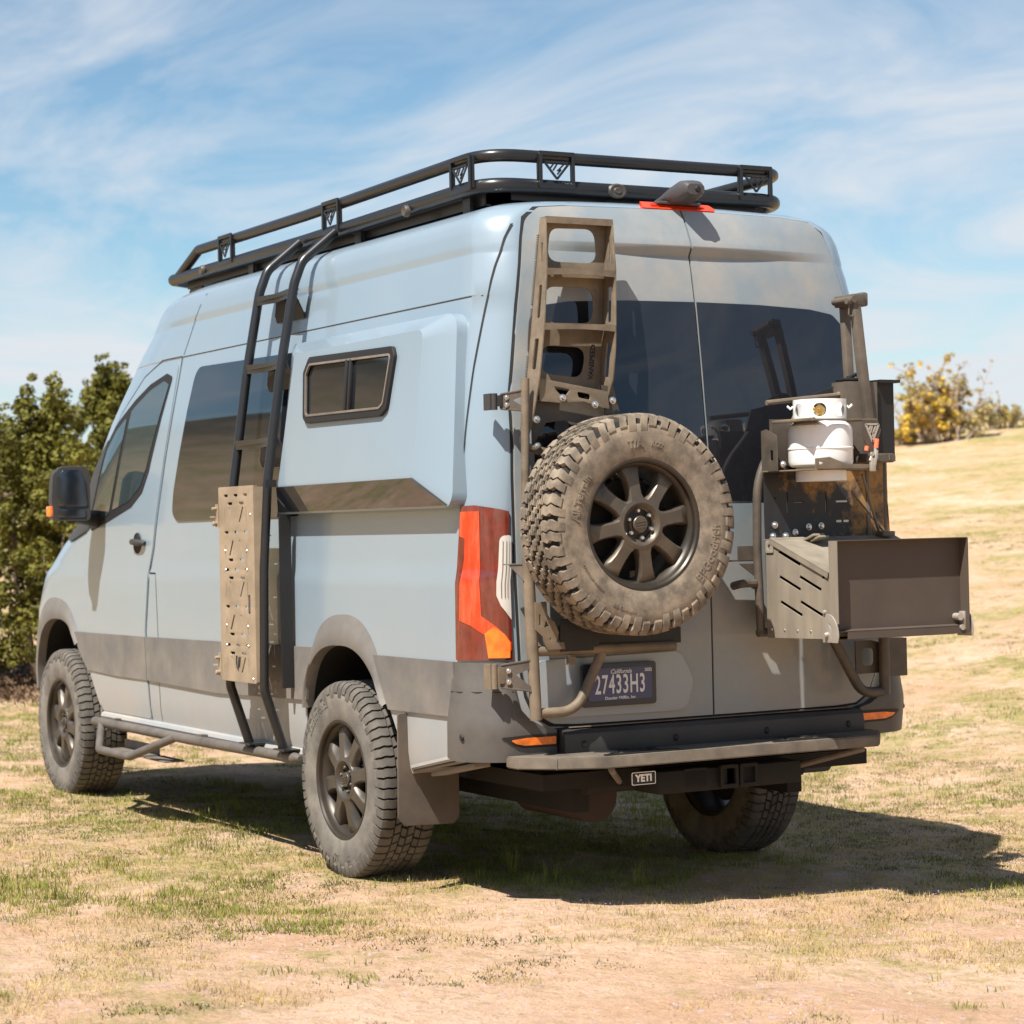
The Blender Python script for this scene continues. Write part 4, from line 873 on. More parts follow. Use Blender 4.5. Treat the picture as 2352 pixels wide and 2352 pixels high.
# hinges
def hinge(z, dark, yo, xm):
    m = MB(); q = (xm, yo, z); h = .030 if dark else .045
    m.tube([(xm-.012, yo, z-h), (xm-.012, yo, z+h)], .013, 12); m.box((xm+.01, yo+.012, z), (.05, .012, 2*h))
    V_ = [(yo-.01, z+h), (yo-.03, z+h*.9), (.845, z+h*1.25), (.845, z-h*1.1), (yo-.03, z-h), (yo-.01, z-h)]
    m = merge(m, plate([[(-a, b) for a, b in [(yo-.008, z+h*.75), (yo-.05, z+h*.7), (yo-.055, z-h*.55), (yo-.008, z-h*.6)]]], .008, frame((xm-.025, 0, 0), (0, -1, 0), (0, 0, 1))))
    hp_ = m.build('hinge', bronze if not dark else plasticD, car)
    m = plate([[(-a, b) for a, b in [(yo-.03, z+h), (.85, z+h*1.5), (.85, z-h*1.05), (yo-.045, z-h*.95)]], [(-.865, z+h*.6), (-.878, z+h*.5), (-.878, z-.01), (-.865, z-.01)]], .006, frame((xm-.060, 0, 0), (.5, -.87, 0), (0, 0, 1))@Matrix.Translation((-.0, 0, 0))) if False else MB()
    a_, b_ = Vector((xm-.02, yo-.025, z)), Vector((XC-.01, .850, z))
    for s_ in (1, -1):
        c0, c1 = a_+Vector((0, 0, s_*h*.9)), b_+Vector((0, 0, s_*h*1.25)); m.tube([c0, c1], .004, 6)
    P_ = [a_+Vector((0, 0, h*.85)), b_+Vector((0, 0, h*1.2)), b_+Vector((0, 0, h*.6)), a_.lerp(b_, .5)+Vector((0, 0, h*.1)), b_+Vector((0, 0, -h*.9)), b_+Vector((0, 0, -h*1.2)), a_+Vector((0, 0, -h*.85))]
    m.add([tuple(p) for p in P_]+[(p.x+.005, p.y+.003, p.z) for p in P_], [tuple(range(7)), tuple(range(7, 14))[::-1]]+[(i, (i+1) % 7, 7+(i+1) % 7, 7+i) for i in range(7)])
    m.build('hinge_arm', rackD, car)
    for s_ in (1, -1):
        m = MB(); p_ = a_.lerp(b_, .22)+Vector((-.006, 0, s_*h*.45)); m.lathe([(0, -.008), (.006, -.008), (.007, -.003), (.0105, -.002), (.011, .002)], p_, 'X', 12); m.build('bolt', steel, car)
hinge(.868, False, .965, -1.225); hinge(1.870, True, .925, -1.195)
q = frame((-1.285, 0, 0), (0, -1, 0), (.15, 0, -1))
m = MB(); P_ = [(-1.285, .92, 1.272), (-1.285, .83, 1.272), (-1.30, .825, 1.206), (-1.30, .87, 1.215)]
m.add(P_+[(x+.005, y, z) for x, y, z in P_], [(0, 1, 2, 3), (7, 6, 5, 4), (0, 4, 5, 1), (1, 5, 6, 2), (2, 6, 7, 3), (3, 7, 4, 0)]); m.box((-1.265, .872, 1.274), (.045, .095, .005)); m.build('tab_bracket', tubeM, car)

# rear ladder (folded sheet metal)
rl = thing('rear_ladder', 'folded sheet metal ladder, dusty tan, standing above the spare wheel on the rear door', 'ladder', (-1.25, .62, 1.75))
def MX(x): return frame((x, 0, 0), (0, -1, 0), (0, 0, 1))
# back sheet with three large rounded windows, leaning with the door
def backM(): return frame((-1.222, 0, 1.95), (0, -1, 0), (.030, 0, 1))
Ly = lambda z: .822-(z-1.75)*.140
Ry = lambda z: .497-(z-1.75)*.0915
def bz(z): return (z-1.95)*1.0
bo = [(-Ly(2.548), bz(2.548)), (-Ry(2.548), bz(2.548)), (-Ry(1.90), bz(1.90)), (-Ly(1.93), bz(1.93))]
hl = [rpoly([(-.690, bz(2.392)), (-.472, bz(2.392)), (-.478, bz(2.522)), (-.672, bz(2.518))], .045, 5), rpoly([(-.722, bz(2.165)), (-.500, bz(2.165)), (-.492, bz(2.300)), (-.700, bz(2.300))], .050, 5), rpoly([(-.735, bz(1.975)), (-.560, bz(1.960)), (-.532, bz(2.075)), (-.728, bz(2.080))], .045, 5)]
m = plate([bo]+hl, .005, backM(), .0005); m.build('back_sheet', bronze, rl)
t = text_mb('VANSPEED', .028, backM()@Matrix.Translation((-.512, bz(2.02), .004))@Matrix.Rotation(R(82), 4, 'Z'), .0006, bold=.0008); t.build('sheet_lettering', blackrub, rl)
# side plates: polygons in (x, z) with slots
def side_plate(y0, y1, outer, inner, slots, name):
    """plate that runs from z low to high; y slants a little from y0 (low) to y1 (high)"""
    Mx = frame((0, y0, 1.75), (1, 0, 0), (0, (y1-y0)/.8, 1)); c = lambda P: [(x, z-1.75) for x, z in P]
    return plate([c(outer+inner[::-1])]+[c(s) for s in slots], .005, Mx, .0005).build(name, bronze, rl)
def sl(x0, z0, x1, z1, wd): 
    a, b = Vector((x0, z0)), Vector((x1, z1)); d = (b-a).normalized(); n = Vector((-d.y, d.x))*wd/2; return rpoly([tuple(a+n), tuple(b+n), tuple(b-n), tuple(a-n)], .008, 3)
outR = [(-1.270, 1.835), (-1.318, 1.95), (-1.322, 2.06), (-1.316, 2.14), (-1.292, 2.36), (-1.247, 2.552)]
innR = [(-1.255, 1.835), (-1.228, 1.95), (-1.225, 2.06), (-1.223, 2.14), (-1.215, 2.36), (-1.205, 2.552)]
def side_plate(yf, outer, inner, slots, name):
    Mx = frame((0, yf(1.75), 1.75), (1, 0, 0), (0, (yf(2.55)-yf(1.75))/.8, 1)); c = lambda P: [(x, (z-1.75)*1.006) for x, z in P]
    return plate([c(outer+inner[::-1])]+[c(s) for s in slots], .005, Mx, .0005).build(name, bronze, rl)
side_plate(Ry, outR, innR, [sl(-1.272, 1.96, -1.276, 2.09, .030), sl(-1.270, 2.165, -1.262, 2.30, .026), sl(-1.252, 2.385, -1.238, 2.48, .012)], 'side_plate')
outL = [(-1.262, 1.70), (-1.300, 1.80), (-1.318, 1.95), (-1.316, 2.14), (-1.292, 2.36), (-1.247, 2.552)]
innL = [(-1.255, 1.70), (-1.235, 1.80), (-1.228, 1.95), (-1.223, 2.14), (-1.215, 2.36), (-1.205, 2.552)]
side_plate(Ly, outL, innL, [sl(-1.272, 1.985, -1.274, 2.10, .032), sl(-1.268, 2.175, -1.262, 2.30, .024), sl(-1.252, 2.385, -1.240, 2.46, .012)], 'side_plate')
for z_, x_, yl_, yr_ in ((2.345, -1.295, Ly(2.345), Ry(2.345)), (2.14, -1.318, Ly(2.14), Ry(2.14))):
    V_ = []; 
    for t_ in range(9):
        y = yl_+(yr_-yl_)*t_/8; dip = .006*math.sin(math.pi*t_/8)
        V_ += [(x_, y, z_+.013), (x_, y, z_-.013+dip), (x_+.004, y, z_-.013+dip), (x_+.004, y, z_+.009), (x_+.075, y, z_+.009), (x_+.075, y, z_+.013)]
    m = MB(); m.add(V_, [(i*6+j, i*6+(j+1) % 6, (i+1)*6+(j+1) % 6, (i+1)*6+j) for i in range(8) for j in range(6)]+[tuple(range(6)), tuple(range(48, 54))]); m.build('rung', bronze, rl)
m = MB(); yc_ = (Ly(2.55)+Ry(2.55))/2; m.box((-1.228, yc_, 2.553), (.046, Ly(2.55)-Ry(2.55), .004)); m.box((-1.250, yc_, 2.542), (.004, Ly(2.55)-Ry(2.55), .024)); m.build('top_shelf', bronze, rl)
lp_ = [(-.790, 1.952), (-.495, 1.905), (-.490, 1.842), (-.52, 1.845), (-.60, 1.868), (-.70, 1.862), (-.785, 1.868)]
m = plate([lp_, rpoly([(-.735, 1.925), (-.655, 1.912), (-.672, 1.890), (-.700, 1.892)], .006, 3), rpoly([(-.628, 1.905), (-.572, 1.895), (-.570, 1.872), (-.622, 1.882)], .010, 4)], .005, MX(-1.300), .0005); m.build('mount_plate', bronze, rl)
m = plate([[(-.51, 1.93), (-.46, 1.925), (-.435, 1.83), (-.50, 1.82)], ], .006, MX(-1.285)); m = merge(m, plate([[(-.80, 1.87), (-.45, 1.87), (-.45, 1.72), (-.56, 1.74), (-.66, 1.80), (-.74, 1.79), (-.80, 1.70)]], .006, MX(-1.262))); m.build('mount_bracket', rackD, rl)
for y_, z_ in ((.690, 1.880), (.552, 1.856), (.475, 1.872), (.800, 1.702), (.802, 1.80)):
    m = MB(); m.lathe([(0, -.012), (.006, -.011), (.008, -.006), (.009, -.004), (.0135, -.003), (.014, .002)], (-1.304, y_, z_), 'X', 14); m.build('bolt', steel, rl)
m = MB()
for z0, z1 in ((2.40, 2.50), (2.23, 2.40), (2.06, 2.22), (1.90, 2.05), (1.72, 1.88)):
    n_ = int((z1-z0)/.008)
    for i_ in range(n_): z_ = z0+i_*.008; m.box((-1.222+(z_-1.95)*.03, Ly(z_)+.003, z_), (.012, .006, .004))
m.build('weld_bead', rackD, rl)

# ------------------------------------------------------------------ spare wheel
SP = (-1.466, .520, 1.410)
spw = thing('spare_wheel', 'dusty brown spare wheel with chunky off-road tyre and eight spoke rim on the rear door', 'spare wheel', SP)
ts, XS = make_wheel(spw, SP, 'spare', .403, .114, .234, 'X', R(9))
HS = .114
XU = XS@Matrix.Rotation(-R(9), 4, 'Y')
side_text(ts, XU, [('BFGoodrich', .046, -22, -1, .0008, .307), ('All-Terrain', .040, 195-35, 1, .0012, .292), ('T/A', .042, 97, 1, .0012, .292), ('KO2', .026, 79, 1, .0008, .292), ('Baja Champion', .017, -108, -1, .0002, .318), ('LT275/70R17 121/118R', .013, -140, -1, .0002, .298)], .3, HS*1.028, tyreM)
m = MB(); m.lathe([(.001, .03), (.10, .03), (.10, 0), (.001, 0)], (-1.37, .518, 1.41), 'X', 24); m.box((-1.33, .518, 1.3), (.08, .12, .50)); m.build('wheel_mount', rackD, car)
# two latch pads between the carriers
m = MB(); m.box((-1.30, -.065, 1.262), (.06, .17, .006)); m = merge(m, plate([[(.06, 1.25), (.165, 1.25), (.165, 1.20), (.14, 1.195)]], .006, MX(-1.33))); m.box((-1.33, -.11, 1.29), (.006, .11, .055))
m.build('latch_plate', rackD, car); m = MB(); m.tube(fillet([(-1.30, -.05, 1.165), (-1.345, -.06, 1.175), (-1.345, -.125, 1.175), (-1.30, -.15, 1.165)], .02), .016, 10); m.build('latch_handle', rackD, car)

# ------------------------------------------------------------------ right swing carrier with panel
postM = mat('dusty_brown_steel', (0.05, 0.042, 0.035), 0.45, dust=0.34, dcol=(0.25, 0.20, 0.15), dscale=8, bump=.1, bscale=220)
rc = thing('box_carrier', 'dark dusty carrier frame with a slotted panel, hinged to the right rear door', 'carrier', (-1.34, -.73, .72))
XB = -1.345
m = MB(); m.tube(fillet([(XB, -.145, .975), (XB, -.135, 1.30), (XB, -.142, 1.60), (XB, -.30, 1.78)], [.0001, .3, .12], 6), .017, 12)
m.tube([(XB, -.735, .715), (XB, -.74, 1.30), (XB, -.745, 1.90)], .022, 12)
m.tube(fillet([(XB, -.72, .728), (XB, -.62, .728), (XB, -.47, .97)], [.10], 8), .020, 12)
m.tube([(XB, -.13, .985), (XB, -.73, .99)], .017, 10); m.build('frame_tube', rackD, rc)
pp = [(.165, .98), (.160, 1.615), (.265, 1.735), (.345, 1.890), (.40, 1.90), (.53, 1.940), (.753, 1.940), (.757, .98)]
hs_ = [rrect(.190+a, b, .196+a, c, .003) for a, b, c in ((.075, 1.44, 1.52), (.26, 1.44, 1.52))]
hs_ += [rrect(.30, 1.480, .345, 1.486, .003), rrect(.50, 1.478, .56, 1.486, .003), rrect(.50, 1.400, .53, 1.410, .003), rrect(.535, 1.400, .565, 1.410, .003)]
m = plate([pp]+hs_+[rrect(.205, 1.495, .215, 1.505, .005)], .005, MX(-1.362), .0005); m.build('slotted_panel', panelM, rc)
m = MB(); m.box((-1.368, -.655, 1.45), (.004, .012, .40)); m.build('panel_slot_rail', tubeM, rc)
for y_, z_ in ((-.205, 1.395), (-.30, 1.365), (-.365, 1.385), (-.425, 1.388), (-.195, 1.352), (-.255, 1.352)):
    m = MB(); m.lathe([(0, -.010), (.006, -.009), (.009, -.004), (.0135, -.003), (.014, .002)], (-1.366, y_, z_), 'X', 14); m.build('bolt', steel, rc)
m = MB(); m.box((-1.32, -.80, .86), (.05, .10, .15)); m = merge(m, plate([[(.62, .80), (.74, .80), (.74, .92), (.70, .93), (.62, .93)], rrect(.65, .83, .71, .90, .02)], .006, MX(-1.31)))
m.build('hinge', rackD, rc)
m = MB(); m.tube([(-1.30, -.86, .80), (-1.30, -.86, .92)], .02, 10); m.build('hinge_pin', rackD, rc)
# upright posts and trough box behind the tank
m = MB()
def post(x, p0, p1, wd, dp):
    a, b = Vector((x, *p0)), Vector((x, *p1)); d = b-a; c = (a+b)/2; m.box(c, (dp, wd, d.length), Matrix.Rotation(math.atan2(-d.y, d.z)*1, 3, 'X'), .003)
post(-1.36, (-.600, 1.60), (-.568, 2.245), .032, .03); post(-1.455, (-.612, 1.655), (-.545, 2.245), .034, .035)
m.build('post', postM, rc)
m = MB(); m.box((-1.41, -.555, 2.262), (.13, .055, .045), None, .006); m.box((-1.44, -.59, 2.265), (.05, .03, .055), None, .008); m.cyl((-1.48, -.525, 2.262), (-1.35, -.525, 2.262), .014, 12); m.cyl((-1.46, -.56, 2.255), (-1.46, -.50, 2.255), .012, 12); m.tube(fillet([(-1.46, -.515, 2.25), (-1.46, -.51, 2.20), (-1.46, -.53, 2.195), (-1.46, -.535, 2.24)], .01), .003, 6); m.build('hinge_knuckle', postM, rc)
tr = MB(); P_ = [(-.52, 1.945), (-.52, 1.62), (-.545, 1.615), (-.70, 1.615), (-.765, 1.66), (-.775, 1.76), (-.765, 1.945)]
tr = plate([[(-y, z) for y, z in [(-.500, 1.945), (-.505, 1.73), (-.62, 1.60), (-.65, 1.60), (-.65, 1.945)]]], .004, MX(-1.445), .0005); tr.box((-1.40, -.503, 1.84), (.09, .004, .21)); tr.build('tool_trough', postM, rc)
tr = MB(); tr.box((-1.395, -.70, 1.79), (.07, .09, .31)); tr.box((-1.375, -.745, 1.81), (.03, .05, .27), None, .01); tr.box((-1.41, -.71, 1.948), (.09, .10, .012)); tr.build('tool_roll', blackrub, rc)
tr = MB(); tr.box((-1.405, -.56, 1.955), (.08, .10, .012), None, .004); tr.tube([(-1.42, -.53, 1.96), (-1.42, -.57, 1.975), (-1.40, -.62, 1.962)], .008, 8); tr.build('strap_buckle', blackrub, rc)
tr = MB(); tr.box((-1.50, -.585, 1.645), (.09, .14, .035), None, .008); tr.box((-1.548, -.60, 1.642), (.006, .10, .022)); tr.tube([(-1.55, -.565, 1.66), (-1.552, -.565, 1.635)], .005, 6); tr.tube([(-1.55, -.62, 1.66), (-1.552, -.62, 1.635)], .005, 6); tr.build('post_foot', rackD, rc)
m = MB(); m.tube([(-1.58, -.465, 1.58), (-1.43, -.655, 1.362)], .005, 6); m.tube([(-1.40, -.55, 1.52), (-1.43, -.68, 1.36)], .004, 6); m.box((-1.44, -.68, 1.352), (.05, .06, .02), None, .004); m.build('tether', bronze, rc)

# ------------------------------------------------------------------ storage box
bx = thing('storage_box', 'dusty metal storage box with slotted side and dropped front flap, on the right rear carrier', 'box', (-1.58, -.44, .97))
y0_, y1_ = -.158, -.735; xb, xf_ = -1.372, -1.782
sidep = [(xb, .966), (xb, 1.338), (xb-.04, 1.338), (xf_+.012, 1.208), (xf_, 1.195), (xf_, .985), (xf_, .972)]
SLOTS = [(1.454, 1.296, 1.590, 1.245), (1.458, 1.200, 1.590, 1.151), (1.585, 1.201, 1.717, 1.152), (1.462, 1.105, 1.597, 1.055), (1.588, 1.107, 1.724, 1.057)]
def sidebox(y, nm, sgn):
    Mx = frame((0, y, 0), (-1, 0, 0), (0, 0, 1)); hs = []
    for (u0_, v0_, u1_, v1_) in SLOTS:
        a, b = Vector((u0_, v0_)), Vector((u1_, v1_)); d = (b-a).normalized(); n = Vector((-d.y, d.x))*.0068; hs.append([tuple(a+n), tuple(b+n), tuple(b-n), tuple(a-n)])
    hs.append(rrect(1.722, 1.193, 1.740, 1.215, .008)); o_ = plate([[(-x, z) for x, z in sidep]]+(hs if sgn else []), .004, Mx, .0005); return o_.build(nm, boxM, bx)
sidebox(y0_, 'side_panel', True); sidebox(y1_, 'side_panel', False)
m = MB(); ym = (y0_+y1_)/2; wy = abs(y1_-y0_)-.008
m.box(((xb+xf_)/2, ym, .970), (abs(xf_-xb), wy, .004)); m.box((xb-.003, ym, 1.15), (.004, wy, .36)); m.build('box_shell', flapM, bx)
m = MB(); m.box((xf_+.005, ym, 1.09), (.004, wy, .22)); m.build('front_panel', flapM, bx)
# slanted lid
A_, B_ = Vector((xb-.035, 0, 1.343)), Vector((xf_+.012, 0, 1.213)); d_ = (B_-A_).normalized(); nn = Vector((-d_.z, 0, d_.x)); nn = nn if nn.z > 0 else -nn
Ml = frame((A_.x, ym, A_.z), tuple(d_), (0, -1, 0)); 
if (Ml.to_3x3()@Vector((0, 0, 1))).z < 0: Ml = frame((A_.x, ym, A_.z), tuple(d_), (0, 1, 0))
Ln = (B_-A_).length; m = MB()
m.box(A_.lerp(B_, .5)+Vector((0, ym, 0))+nn*.003, (Ln, abs(y1_-y0_)+.02, .003), Ml.to_3x3())
for y in (y0_+.008, y1_-.008): m.box(A_.lerp(B_, .5)+Vector((0, y, 0))-nn*.007, (Ln, .003, .022), Ml.to_3x3())
m.build('lid', boxM, bx)
m = MB(); m.box((xb-.02, ym, 1.340), (.07, abs(y1_-y0_), .004)); m.build('rear_flange', boxM, bx)
m = MB(); m.box((xb-.10, -.31, 1.345), (.07, .055, .010), Matrix.Rotation(R(18), 3, 'Y'), .003); m.box((xb-.13, -.315, 1.340), (.06, .05, .008), Matrix.Rotation(R(18), 3, 'Y'), .003); m.build('lid_hinge', boxM, bx)
m = plate([rrect(1.378, 1.290, 1.425, 1.335, .006), rrect(1.392, 1.302, 1.408, 1.322, .007)], .003, frame((0, y0_+.006, 0), (-1, 0, 0), (0, 0, 1)), .0004); m.build('corner_plate', zinc, bx)
# dropped flap: a tray standing upright behind the box front
fx = -1.800; m = MB(); fl, frr, fb, ft = -.132, -.745, .985, 1.333
lean = .02
def fp(y, z): return Vector((fx-lean*(z-fb)/(ft-fb)*0, y, z))
m.box((fx, (fl+frr)/2, (fb+ft)/2), (.003, abs(frr-fl), ft-fb)); m.build('flap_panel', flapM, bx)
m = MB(); m.box((fx-.024, fl, (fb+.045+ft)/2), (.050, .003, ft-fb-.045)); m.build('flap_flange', boxM, bx)
m = MB(); m.box((fx-.024, frr, (fb+ft)/2), (.050, .003, ft-fb)); m.box((fx-.022, (fl+frr)/2, ft), (.046, abs(frr-fl), .003)); m.build('flap_flange', flapM, bx)
m = MB(); P_ = [(fx-.003, -.135, .985), (fx-.003, -.735, .985), (fx-.024, -.735, .990), (fx-.032, -.700, .998), (fx-.032, -.30, .998), (fx-.030, -.135, .990)]
m.box((fx-.014, ym, fb+.018), (.026, abs(frr-fl)-.02, .004), Matrix.Rotation(R(-12), 3, 'Y')); m.box((fx-.026, ym-.02, fb), (.004, abs(frr-fl)-.06, .026)); m.build('flap_hem', flapM, bx)
def quad(y, nm):
    P_ = [(1.760, .962), (1.845, .962)]+[(1.790+.062*math.cos(R(a)), .985+.085*math.sin(R(a))*.95) for a in range(0, 96, 12)]+[(1.765, 1.066), (1.760, 1.05)]
    sl_ = [(1.787+.030*math.cos(R(a)), .995+.042*math.sin(R(a))) for a in range(-25, 80, 15)]+[(1.787+.024*math.cos(R(a)), .995+.036*math.sin(R(a))) for a in range(75, -30, -15)]
    m = plate([P_, sl_], .004, frame((0, y, 0), (-1, 0, 0), (0, 0, 1)), .0004); m.lathe([(0, .016), (.006, .016), (.009, .010), (.010, 0), (.014, 0), (.014, -.004)], (-1.787, y, .990), 'Y', 14); m.lathe([(0, .012), (.006, .010), (.008, 0)], (-1.775, y, 1.073), 'Y', 10); return m.build(nm, zinc, bx)
quad(-.128, 'flap_stay'); quad(-.762, 'flap_stay')
m = MB(); m.cyl((-1.835, -.715, 1.035), (-1.80, -.715, 1.035), .014, 12); m.cyl((-1.835, -.725, .995), (-1.80, -.725, .995), .011, 12); m.box((-1.815, -.74, 1.02), (.03, .012, .07), None, .003); m.build('flap_latch', zinc, bx)
for i_ in range(5):
    m = MB(); m.lathe([(0, .003), (.0035, .003), (.005, 0)], (-1.402-.082*i_, y0_+.003, .998), 'Y', 10); m.build('rivet', steel, bx)

# ------------------------------------------------------------------ propane tank in its bracket
TX, TY = -1.530, -.308
tank = thing('propane_tank', 'white propane tank with ring collar held in a bracket on the right rear carrier', 'gas tank', (TX, TY, 1.56))
m = MB(); m.lathe([(0.001, 1.605), (.06, 1.607), (.108, 1.612), (.119, 1.620), (.1225, 1.632), (.1225, 1.677), (.1250, 1.679), (.1250, 1.683), (.1225, 1.686), (.1225, 1.752), (.119, 1.768), (.100, 1.782), (.06, 1.787), (.001, 1.788)], (TX, TY, 0), 'Z', 48); m.build('tank_body', white, tank)
m = MB(); m.lathe([(.094, 1.558), (.096, 1.558), (.096, 1.612), (.094, 1.612), (.094, 1.558)], (TX, TY, 0), 'Z', 40); m.build('foot_ring', white, tank)
# collar: cylinder sheet with holes, bent from a flat plate
rC = .101; U = math.pi*rC*.92
hol = []
for a_ in (-50, 0, 50, 110, -110): hol.append([(rC*R(a_)+.026*math.cos(R(t_))*(1 if abs(a_) < 100 else 1), .037+.026*math.sin(R(t_))) for t_ in range(0, 360, 20)])
cp = bmesh.new()
cpl = plate([[(-U, 0), (-U*.5, 0), (0, 0), (U*.5, 0), (U, 0), (U, .078), (U*.5, .078), (0, .078), (-U*.5, .078), (-U, .078)]]+hol, .0001, Matrix.Identity(4))
bm = bmesh.new(); vs = [bm.verts.new(v) for v in cpl.v]
for f in cpl.f:
    try: bm.faces.new([vs[i] for i in f])
    except ValueError: pass
bmesh.ops.remove_doubles(bm, verts=bm.verts[:], dist=2e-4)
for k in range(1, 60):
    c_ = -U+2*U*k/60; bmesh.ops.bisect_plane(bm, geom=bm.verts[:]+bm.edges[:]+bm.faces[:], plane_co=(c_, 0, 0), plane_no=(1, 0, 0), dist=1e-6)
m = MB(); V_, F_ = [v.co.copy() for v in bm.verts], None
bm.verts.index_update(); F_ = [[v.index for v in f.verts] for f in bm.faces if len(f.verts) > 2]; bm.free()
for rr_ in (rC, rC-.003):
    m.add([(TX-rr_*math.cos(v.x/rC+R(-37)), TY-rr_*math.sin(v.x/rC+R(-37)), 1.789+v.y) for v in V_], F_, True)
m.build('collar', white, tank, 60)
m = MB()
for a_ in (-122, 48):
    q = Vector((TX-rC*math.cos(R(a_)), TY-rC*math.sin(R(a_)), 1.842)); o_ = Vector((-math.cos(R(a_)), -math.sin(R(a_)), 0)); m.tube([q, q+o_*.010+Vector((0, 0, -.008)), q+o_*.022+Vector((0, 0, .004))], .005, 8)
m.build('collar_lip', white, tank)
m = MB(); m.cyl((TX, TY, 1.785), (TX, TY, 1.825), .013, 12); m.cyl((TX-.055, TY, 1.826), (TX+.01, TY, 1.826), .015, 14); m.lathe([(0, -.002), (.006, -.002), (.007, -.001), (.018, -.001), (.020, .004), (.020, .03)], (TX-.057, TY, 1.826), 'X', 20); m.lathe([(.001, -.004), (.005, -.004), (.005, 0)], (TX-.059, TY, 1.826), 'X', 10); m.cyl((TX, TY, 1.83), (TX, TY+.05, 1.835), .012, 10); MV = Matrix.Translation((TX, TY, 0))@Matrix.Rotation(R(-37), 4, 'Z')@Matrix.Translation((-TX, -TY, 0)); m.build('valve', brass, tank, xf=MV)
m = MB(); m.lathe([(0, .02), (.022, .02), (.026, .01), (.022, 0), (0, 0)], (TX, TY, 1.838), 'Z', 16); m.build('hand_wheel', blackrub, tank)
br = thing('tank_bracket', 'dusty folded plate bracket clamping the white propane tank, with a chrome toggle clamp', 'bracket', (-1.50, -.31, 1.59))
m = plate([[(-x, -y) for x, y in [(-1.375, -.14), (-1.47, -.162), (-1.635, -.185), (-1.66, -.23), (-1.66, -.42), (-1.60, -.47), (-1.375, -.48)]]], .004, frame((0, 0, 1.600), (-1, 0, 0), (0, -1, 0)), .0005); m.build('tray', bronze, br)
m = plate([[(1.37, 1.60), (1.37, 1.755), (1.40, 1.76), (1.465, 1.735), (1.470, 1.72), (1.470, 1.60)], rrect(1.425, 1.64, 1.445, 1.68, .006)], .004, frame((0, -.150, 0), (-1, 0, 0), (0, 0, 1)), .0005); m.build('left_cheek', rackD, br)
fp_ = [(.185, 1.602), (.185, 1.640), (.25, 1.645), (.33, 1.618), (.445, 1.616), (.445, 1.602)]
m = plate([fp_, [(.20, 1.612), (.20, 1.630), (.225, 1.625)]], .004, MX(-1.660), .0005); m.build('front_lip', bronze, br)
m = plate([[(.405, 1.783), (.475, 1.785), (.490, 1.745), (.448, 1.645), (.415, 1.70), (.405, 1.72)]], .004, MX(-1.665), .0005); m.build('right_arm', rackD, br)
emblem_mb(.062, .066, MX(-1.669)@Matrix.Translation((.447, .0, 0))@Matrix.Translation((0, 1.735, 0)), .003).build('emblem', zinc, br)
m = MB(); m.box((-1.575, -.215, 1.785), (.17, .055, .005)); m.box((-1.60, -.42, 1.787), (.13, .11, .005)); m.box((-1.655, -.325, 1.786), (.012, .30, .007)); m.box((-1.55, -.17, 1.787), (.20, .06, .012), Matrix.Rotation(R(-4), 3, 'X'), .003); m.build('top_clamp', bronze, br)
m = MB(); m.box((-1.672, -.443, 1.615), (.014, .022, .05), None, .002); m.box((-1.675, -.455, 1.640), (.010, .012, .06), Matrix.Rotation(R(12), 3, 'X'), .002); m.cyl((-1.672, -.432, 1.63), (-1.672, -.445, 1.66), .006, 8); m.cyl((-1.672, -.455, 1.65), (-1.672, -.460, 1.69), .006, 8); m.cyl((-1.68, -.44, 1.655), (-1.66, -.44, 1.655), .008, 10); m.build('toggle_clamp', zinc, br)
m = MB(); m.tube([(-1.672, -.461, 1.678), (-1.672, -.466, 1.712)], .009, 10); m.tube([(-1.672, -.415, 1.668), (-1.672, -.418, 1.685)], .008, 10); m.build('clamp_grip', orangeM, br)
m = MB(); m.tube([(-1.37, -.15, 1.60), (-1.42, -.165, 1.86), (-1.42, -.165, 1.90)], .0, 4) if False else None
m = MB(); P_ = [(-1.40, -.155, 1.862), (-1.40, -.50, 1.895), (-1.375, -.52, 1.93)]; m.tube(P_, .010, 8); m.build('rear_brace', bronze, br)
m = MB(); m.box((-1.45, -.31, 1.70), (.12, .09, .10)); m.box((-1.39, -.31, 1.70), (.02, .26, .20)); m.build('back_block', rackD, br)
m = MB(); m.lathe([(0, -.012), (.006, -.011), (.008, -.006), (.0125, -.003), (.013, .002)], (-1.474, -.172, 1.625), 'X', 12); m.build('bolt', steel, br)

